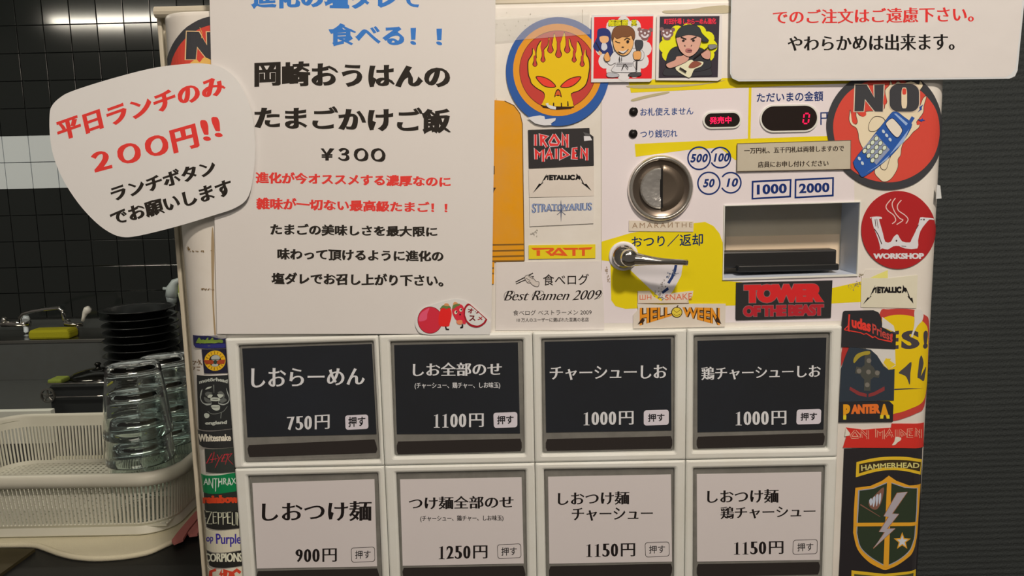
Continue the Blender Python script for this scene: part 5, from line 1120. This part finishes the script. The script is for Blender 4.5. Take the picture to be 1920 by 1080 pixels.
# ================================================================== kitchen behind, left
sc.cycles.max_bounces = 24; sc.cycles.transmission_bounces = 24; sc.cycles.transparent_max_bounces = 16
def zpix(px, py, Z):
    d = flat_ray(px, py); v = H0 - Z; s = (v - CU.y) / d.y; return W(CU.x + d.x * s, v, CU.z + d.z * s)
YF = .27
ZR = backpix(150, 892, YF).z                 # height of the basket's rim
YBk = zpix(150, 776, ZR).y
ZB = backpix(150, 1008, YF + .008).z         # its underside
XR = zpix(322, 880, ZR).x + .004; XL = backpix(6, 776, YBk).x
hb = ZR - ZB
PLA = mat((186, 176, 154), .42, grime=.2, gcol=(165, 155, 130))
def rpath(x0, y0, x1, y1, r, step):
    pts = []
    segs = [((x0 + r, y0), (x1 - r, y0)), None, ((x1, y0 + r), (x1, y1 - r)), None, ((x1 - r, y1), (x0 + r, y1)), None, ((x0, y1 - r), (x0, y0 + r)), None]
    cents = [(x1 - r, y0 + r, -90), (x1 - r, y1 - r, 0), (x0 + r, y1 - r, 90), (x0 + r, y0 + r, 180)]; ci = 0
    for s in segs:
        if s:
            (ax, ay), (bx, by) = s; L = math.hypot(bx - ax, by - ay); n = max(2, int(round(L / step / 2)) * 2)
            for i in range(n): pts.append((ax + (bx - ax) * i / n, ay + (by - ay) * i / n))
        else:
            cx, cy, a0 = cents[ci]; ci += 1; n = max(4, int(round(r * math.pi / 2 / step / 2)) * 2)
            for i in range(n): a = math.radians(a0 + 90 * i / n); pts.append((cx + r * math.cos(a), cy + r * math.sin(a)))
    return pts
base = rpath(XL, YF, XR, YBk, .045, .0026); NB = len(base); bcx, bcy = (XL + XR) / 2, (YF + YBk) / 2
def ring_at(bm, inset, z):
    out = []
    for x, y in base:
        dx, dy = (x - bcx), (y - bcy); hx_, hy2 = (XR - XL) / 2, (YBk - YF) / 2
        out.append(bm.verts.new((bcx + dx * (hx_ - inset) / hx_, bcy + dy * (hy2 - inset) / hy2, z)))
    return out
def band(bm, a, b, skip=None):
    n = len(a)
    for i in range(n):
        if skip and skip(i): continue
        bm.faces.new((a[i], a[(i + 1) % n], b[(i + 1) % n], b[i]))
bk = empty('dish_basket', (bcx, bcy, ZB), 'cream plastic slotted basket holding the upturned glasses', 'basket')
bm = bmesh.new(); r0 = ring_at(bm, .016, ZB + hb * .12); r1 = ring_at(bm, .013, ZB + hb * .18); r2 = ring_at(bm, .006, ZR - hb * .20); r3 = ring_at(bm, .004, ZR - hb * .02)
band(bm, r0, r1); band(bm, r1, r2, lambda i: i % 2 == 0); band(bm, r2, r3)
bmesh.ops.recalc_face_normals(bm, faces=bm.faces); me = bpy.data.meshes.new('w'); bm.to_mesh(me); bm.free()
o = link('slotted_wall', me, bk, m=PLA); md = o.modifiers.new('thickness', 'SOLIDIFY'); md.thickness = .0022; md.offset = 0
bm = bmesh.new()
rr_ = [ring_at(bm, a, ZR + b) for a, b in ((.0055, -.006), (.0045, -.001), (.003, .0012), (-.001, .0015), (-.0045, -.001), (-.0055, -.006), (-.0050, -.0135), (-.0030, -.0138), (-.0030, -.004), (.0035, -.003))]
for a, b in zip(rr_, rr_[1:]): band(bm, a, b)
band(bm, rr_[-1], rr_[0]); link('rim', from_bm(bm), bk, smooth=True, m=PLA)
bm = bmesh.new(); q0 = ring_at(bm, .014, ZB); q1 = ring_at(bm, .012, ZB + hb * .02); q2 = ring_at(bm, .0155, ZB + hb * .125); band(bm, q0, q1); band(bm, q1, q2)
o = link('foot_ring', from_bm(bm), bk, m=PLA); md = o.modifiers.new('thickness', 'SOLIDIFY'); md.thickness = .002; md.offset = 0
bm = bmesh.new(); xs_, ys_ = [XL + .017], [YF + .017]
def steps(lst, end):
    k_ = 0
    while lst[-1] < end: lst.append(min(end, lst[-1] + (.0046, .0034)[k_ % 2])); k_ += 1
steps(xs_, XR - .017); steps(ys_, YBk - .017)
gv = [[bm.verts.new((x, y, ZB + hb * .13)) for x in xs_] for y in ys_]
for j in range(len(ys_) - 1):
    for i in range(len(xs_) - 1):
        if i % 2 and j % 2: continue
        bm.faces.new((gv[j][i], gv[j][i + 1], gv[j + 1][i + 1], gv[j + 1][i]))
o = link('perforated_floor', from_bm(bm), bk, m=PLA); md = o.modifiers.new('thickness', 'SOLIDIFY'); md.thickness = .0015; md.offset = -1
ZFL = ZB + hb * .13 + .0016
# upturned tumblers, nested into stacks
GL = bpy.data.materials.new('clear_glass'); GL.use_nodes = True
b_ = GL.node_tree.nodes['Principled BSDF']; b_.inputs['Base Color'].default_value = (.93, .97, .96, 1); b_.inputs['Roughness'].default_value = .015
b_.inputs['Transmission Weight'].default_value = 1.0; b_.inputs['IOR'].default_value = 1.46
def glass_mesh():
    bm = bmesh.new(); n = 54; Hh = .094
    prof = [(.0005, Hh), (.026, Hh), (.0315, Hh - .0015), (.0332, Hh - .005), (.0345, Hh - .016), (.0376, .055), (.0402, .026), (.0418, .012), (.0426, .0015), (.0420, 0), (.0412, .0015), (.0404, .012), (.0388, .026), (.0362, .055), (.0326, Hh - .016), (.0305, Hh - .0082), (.022, Hh - .0064), (.0005, Hh - .0062)]
    rings = []
    for i_, (r, z_) in enumerate(prof):
        ring = []
        for i in range(n):
            a = 2 * math.pi * i / n; lob = 1 + (.007 * math.cos(9 * a) if z_ > .060 and r > .01 else 0)
            ring.append(bm.verts.new((r * lob * math.cos(a), r * lob * math.sin(a), z_)))
        rings.append(ring)
    for a, b in zip(rings, rings[1:]):
        for i in range(n): bm.faces.new((a[i], a[(i + 1) % n], b[(i + 1) % n], b[i]))
    bm.faces.new(rings[0]); bm.faces.new(rings[-1]); return from_bm(bm)
gm = glass_mesh()
for p in gm.polygons: p.use_smooth = True
gm.materials.append(GL)
def stack(px, py, Y, n, dz, sc_, labels):
    c = backpix(px, py, Y)
    for i in range(n):
        o = bpy.data.objects.new('tumbler', gm); COL.objects.link(o); o.location = (c.x, Y, ZFL + i * dz); o.rotation_euler = (0, 0, .3 * i); o.scale = (sc_, sc_, sc_)
        tag(o, labels[i], 'glass', 'upturned tumblers in the slotted basket')
nm4 = ('lowest', 'second from the bottom', 'second from the top', 'topmost')
stack(254, 740, YF + .060, 4, .0338, .96, ['clear upturned tumbler, %s of the front stack in the basket' % s for s in nm4])
stack(309, 740, YF + .139, 4, .0330, .89, ['clear upturned tumbler, %s of the middle stack, behind the front stack' % s for s in nm4])
stack(341, 740, YF + .2125, 4, .0325, .765, ['clear upturned tumbler, %s of the rearmost stack, beside the machine' % s for s in nm4])
# towel under the basket
ZC = ZB - .0065
tw_pts = curve([(-160, 1020), (0, 1019), (60, 1019), (85, 1025), (110, 1034), (140, 1041), (180, 1044), (230, 1041), (275, 1033), (302, 1022), (324, 1012)], 4, False) + [(385, 955), (440, 905), (470, 800)]
tp = [zpix(x, y, ZC + .005) for x, y in tw_pts]
tp2 = [Vector((p.x, p.y, 0)) for p in tp] + [Vector((tp[-1].x, YBk + .05, 0)), Vector((tp[0].x, YBk + .05, 0))]
def slab(pts, z0, z1, bev=0.0):
    bm = bmesh.new(); a = [bm.verts.new((p.x, p.y, z0)) for p in pts]; b = [bm.verts.new((p.x, p.y, z1)) for p in pts]
    n = len(pts)
    for i in range(n): bm.faces.new((a[i], a[(i + 1) % n], b[(i + 1) % n], b[i]))
    for lp, flip in ((a, True), (b, False)):
        for t3 in tessellate_polygon([[v.co for v in lp]]): bm.faces.new([lp[i] for i in t3])
    return from_bm(bm)
CLOTH = mat((206, 190, 156), .9, bump=.6, bscale=1500)
tow = link('towel', slab(tp2, ZC, ZC + .005), None, (bcx, bcy, ZC), m=CLOTH); tag(tow, 'cream cloth with red stripes lying folded under the slotted basket', 'towel')
bm = bmesh.new(); add_tube(bm, [p + Vector((0, 0, -.0022)) for p in tp[:-2]], .0034, 8); link('rolled_hem', from_bm(bm), tow, smooth=True, m=CLOTH)
for pp in ([(322, 1014), (330, 1003), (345, 985), (365, 962), (392, 935), (396, 945), (375, 968), (355, 992), (343, 1012), (326, 1019)], [(352, 1000), (372, 975), (395, 952), (398, 962), (382, 982), (370, 1002), (355, 1004)]):
    pq = [zpix(x, y, ZC + .0075) for x, y in pp]
    link('red_stripe', slab(pq, ZC + .0052, ZC + .0085), tow, m=mat((186, 108, 98), .9))
# counter
cn0 = empty('kitchen_counter', (bcx, .5, 0), 'dark kitchen counter under the slotted basket and cloth', 'counter')
bm = bmesh.new(); add_box(bm, (-1.55, .10, ZC - .030), (UCL - .01, .74, ZC), .002); link('worktop', from_bm(bm), cn0, m=mat((24, 23, 21), .45, spec=.25))
bm = bmesh.new(); add_box(bm, (-1.54, .14, 0.0), (UCL - .02, .72, ZC - .030), .002); link('cabinet', from_bm(bm), cn0, m=mat((40, 38, 34), .5))
wb = [zpix(x, y, ZC + .003) for x, y in ((-260, 1024), (66, 1030), (0, 1078), (-60, 1108), (-260, 1108))]
wbo = link('board', slab(wb, ZC + .0002, ZC + .004), None, (wb[0].x, wb[0].y, ZC), m=mat((58, 49, 30), .6, spec=.2, grime=.4, gcol=(40, 34, 22))); tag(wbo, 'thin brown board on the dark worktop in front of the cream cloth', 'board')
# pale board edge behind the basket
bd = boxmesh((backpix(-60, 771, .66).x, .655, ZC + .0), (backpix(98, 771, .66).x, .668, backpix(40, 769, .66).z), .001)
tag(link('board', bd, None, (-.8, .66, ZC), m=mat((196, 190, 170), .5)), 'pale upright board edge behind the slotted basket', 'board')

# sink
YS = 2.12; ZL = backpix(100, 637, YS).z; ZD = backpix(100, 712, YS).z
YD = zpix(100, 800, ZD).y - .2
sk0 = empty('sink_unit', (-1.6, 2.0, 0), 'stainless steel sink unit along the tiled wall', 'sink')
STL = mat((80, 78, 72), .42, metal=.25, spec=.6, grime=.25, gcol=(90, 90, 88))
bm = bmesh.new(); add_box(bm, (-3.3, YS, ZL - .012), (backpix(206, 637, YS).x, YB, ZL), .002); link('ledge', from_bm(bm), sk0, m=CHROME if False else mat((170, 170, 166), .25, metal=1.0, raw=True))
bm = bmesh.new(); add_box(bm, (-3.3, YS + .004, ZD), (-.7, YS + .02, ZL - .012), .001); link('splash_panel', from_bm(bm), sk0, m=STL)
bm = bmesh.new(); add_box(bm, (-3.3, YD, ZD - .03), (-.7, YS + .02, ZD), .003); link('deck', from_bm(bm), sk0, m=STL)
bm = bmesh.new(); add_box(bm, (-3.28, YD + .03, 0), (-.72, YS + .01, ZD - .03), .002); link('cabinet', from_bm(bm), sk0, m=mat((50, 50, 48), .5))
# faucet
YFc = YS + .09
def kp(x, y, Y=YFc): return backpix(x, y, Y)
fc = empty('faucet', kp(48, 634), 'chrome wall faucet with a long arched spout and white lever', 'faucet')
bm = bmesh.new(); add_tube(bm, [kp(38, 604, YFc - .02), kp(37, 594, YFc - .03), kp(44, 588, YFc - .04), kp(60, 584, YFc - .05), kp(85, 580, YFc - .06), kp(110, 577.5, YFc - .07), kp(117, 583, YFc - .075), kp(121, 600, YFc - .075)], .0062, 12); link('spout', from_bm(bm), fc, smooth=True, m=CHROME)
bm = bmesh.new(); add_tube(bm, [kp(4, 607), kp(56, 607)], .012, 14); add_tube(bm, [kp(8, 607), kp(8, 594)], [.012, .008], 12); link('body', from_bm(bm), fc, smooth=True, m=CHROME)
bm = bmesh.new(); add_tube(bm, [Vector((kp(49, 622).x, YFc, ZL)), kp(49, 622), kp(49, 608), kp(49, 597), kp(49, 592)], [.010, .008, .009, .013, .008], 14); link('riser', from_bm(bm), fc, smooth=True, m=mat((190, 188, 182), .2))
bm = bmesh.new(); add_tube(bm, [kp(122, 600), kp(126, 606), kp(133, 609), kp(155, 609)], [.009, .014, .009, .007], 12); add_tube(bm, [Vector((kp(143, 622).x, YFc, ZL)), kp(144, 612)], .008, 10); link('valve', from_bm(bm), fc, smooth=True, m=CHROME)
bm = bmesh.new(); add_tube(bm, [kp(155, 602), kp(157, 594), kp(160, 586), kp(164, 581), kp(168, 577)], [.006, .0065, .010, .014, .009], 14); link('lever', from_bm(bm), fc, smooth=True, m=mat((235, 235, 230), .35, raw=True))
bm = bmesh.new(); lo, hi = kp(61, 637, YS + .03), kp(136, 618, YS + .03); add_box(bm, (lo.x, YS + .005, ZL + .0005), (hi.x, YS + .07, hi.z + .002), .008, 2)
for vv in bm.verts:
    if vv.co.z > (lo.z + hi.z) / 2: vv.co.z += .003 * math.sin(vv.co.x * 300)
spm = link('sponge', from_bm(bm), None, (lo.x, YS + .03, ZL), m=mat((150, 138, 16), .9, bump=.8, bscale=400)); tag(spm, 'yellow sponge lying on the steel ledge by the faucet', 'sponge')
# black bowls
YBW = 1.985; cbx = kp(262, 600, YBW); BW = mat((30, 30, 28), .3)
bm = bmesh.new(); prof = [(.001, 0), (.045, 0), (.05, .003), (.075, .018), (.10, .038), (.1175, .0425), (.120, .044), (.1165, .046), (.098, .0415), (.073, .022), (.048, .007), (.001, .005)]
rg_ = add_lathe(bm, prof, (0, 0, 0), 'Z', 48); bm.faces.new(rg_[0]); bm.faces.new(rg_[-1]); bmm = from_bm(bm); bmm.materials.append(BW)
for p in bmm.polygons: p.use_smooth = True
zt = backpix(262, 577, YBW).z - .045; nb = 0
zz0 = ZD; zb = zt - .0225 * 10
pos = ['lowest', 'second from the bottom', 'third from the bottom', 'fourth from the bottom', 'middle one', 'fifth from the top', 'fourth from the top', 'third from the top', 'second from the top', 'topmost']
for i in range(10):
    o = bpy.data.objects.new('bowl', bmm); COL.objects.link(o); o.location = (cbx.x + random.uniform(-.003, .003), YBW, ZD + .0006 + i * ((zt - ZD) / 9)); o.rotation_euler = (0, 0, random.random())
    tag(o, 'wide black bowl, %s of the stack behind the glasses' % pos[i], 'bowl', 'black bowls stacked by the sink')
# black wheeled rack with steel bars, lid and green sponge
YT = 1.62
rk = empty('dish_rack', backpix(140, 772, YT), 'low black rack with steel bars and a round wheel, in front of the sink panel', 'rack')
x0_, x1_ = backpix(90, 745, YT).x, backpix(300, 745, YT).x; zt_ = backpix(140, 720, YT).z; zb_ = ZD + .001
bm = bmesh.new(); add_box(bm, (x0_, YT + .008, zb_), (x1_, YT + .215, zt_ - .006), .006); link('tray', from_bm(bm), rk, m=mat((36, 36, 34), .35))
for py_, n_ in ((719, 'bar'), (744, 'bar')):
    bm = bmesh.new(); add_tube(bm, [backpix(88, py_ + 1, YT), backpix(300, py_ - 4, YT)], .0028, 8); link(n_, from_bm(bm), rk, smooth=True, m=CHROME)
wc = backpix(91, 741, YT - .01); bm = bmesh.new()
add_lathe(bm, [(.0215, 0), (.0215, .006), (.0175, .007), (.0165, .003), (.0165, 0)], (wc.x, wc.y, wc.z), 'Y', 32)
for i in range(5):
    a = 2 * math.pi * i / 5 + .3; add_tube(bm, [wc + Vector((.004 * math.cos(a), -.003, .004 * math.sin(a))), wc + Vector((.017 * math.cos(a), -.003, .017 * math.sin(a)))], .0022, 6)
add_lathe(bm, [(.006, 0), (.006, .006), (.001, .007)], (wc.x, wc.y, wc.z), 'Y', 16); link('wheel', from_bm(bm), rk, smooth=False, m=mat((130, 130, 126), .3, metal=.8, raw=True))
ld = backpix(186, 712, YT + .12); bm = bmesh.new()
add_lathe(bm, [(.082, 0), (.081, .004), (.066, .012), (.034, .020), (.007, .024), (.006, .030), (.010, .036), (.006, .041), (.001, .042)], (ld.x, YT + .12, zt_ - .0055), 'Z', 40)
lid = link('pot_lid', from_bm(bm), None, (ld.x, YT + .12, zt_), smooth=True, m=mat((60, 60, 58), .15, metal=.9, raw=True)); tag(lid, 'domed dark metal lid with a bright knob, lying on the black rack', 'lid')
gp = backpix(122, 716, YT + .06); bm = bmesh.new(); add_box(bm, (gp.x - .03, YT + .02, zt_ - .0055), (gp.x + .012, YT + .07, zt_ + .009), .005, 2)
tag(link('sponge', from_bm(bm), None, (gp.x, YT + .04, zt_), m=mat((112, 118, 44), .9, bump=.6, bscale=400)), 'dull green sponge on the left end of the black rack', 'sponge')
# hook with cloths near the machine's left edge
YH = YB - .035
def hp(x, y, Y=YH): return backpix(x, y, Y)
hk = empty('hook_rail', hp(326, 545), 'white plastic clip hook hanging beside the machine above the glasses', 'hook')
bm = bmesh.new(); add_tube(bm, [hp(345, 527), hp(336, 525), hp(328, 529), hp(323, 540), hp(322, 556)], [.007, .009, .014, .021, .023], 12); add_tube(bm, [hp(306, 541), hp(326, 542)], .006, 8); add_box(bm, hp(318, 552) + Vector((0, 0, 0)), hp(334, 532) + Vector((0, .034, 0)), .003); link('clip', from_bm(bm), hk, smooth=True, m=mat((170, 172, 162), .35))
bm = bmesh.new(); add_tube(bm, [hp(322, 556), hp(323, 566), hp(324, 571)], [.021, .018, .012], 12); link('nozzle', from_bm(bm), hk, smooth=True, m=mat((120, 122, 116), .35))
def strip_at(pts, Y, th): 
    bm = bmesh.new(); a = [bm.verts.new(hp(x, y, Y)) for x, y in pts]; b = [bm.verts.new(hp(x, y, Y) + Vector((0, th, 0))) for x, y in pts]; n = len(pts)
    for i in range(n): bm.faces.new((a[i], a[(i + 1) % n], b[(i + 1) % n], b[i]))
    bm.faces.new(a); bm.faces.new(b); return from_bm(bm)
link('strap', strip_at([(329, 527), (333, 524), (338, 560), (348, 590), (346, 640), (341, 600), (331, 565)], YH + .01, .004), hk, m=mat((36, 36, 36), .5))
cl1 = link('cloth', strip_at([(333, 549), (352, 548), (360, 585), (341, 584)], YH - .004, .005), None, hp(345, 566), m=mat((196, 192, 150), .85, bump=.5, bscale=500)); tag(cl1, 'pale folded cloth hanging beside the machine, below the white clip', 'cloth')
link('green_edge', strip_at([(334, 534), (340, 533), (345, 548), (334, 549)], YH - .003, .004), cl1, m=mat((140, 146, 50), .8))
tg_ = link('tongs', strip_at([(331, 585), (337, 583), (343, 612), (346, 640), (338, 640), (334, 612)], YH + .02, .003), None, hp(338, 612), m=mat((150, 152, 150), .3, metal=.9, raw=True)); tag(tg_, 'narrow steel utensil hanging below the pale cloth beside the machine', 'utensil')
# ceiling lamps that give the light (their housings)
for nm_, c_, sx, sy, lab in (('ceiling_lamp', (.30, -.95, 2.62), .2, .2, 'square ceiling downlight in front of the machine'), ('ceiling_lamp', (-2.20, .95, 2.62), .95, .2, 'long tube lamp over the kitchen')):
    bm = bmesh.new(); add_box(bm, (c_[0] - sx / 2, c_[1] - sy / 2, 2.60), (c_[0] + sx / 2, c_[1] + sy / 2, 2.64), .003)
    tag(link(nm_, from_bm(bm), None, c_, m=mat((200, 196, 186), .5)), lab, 'lamp')
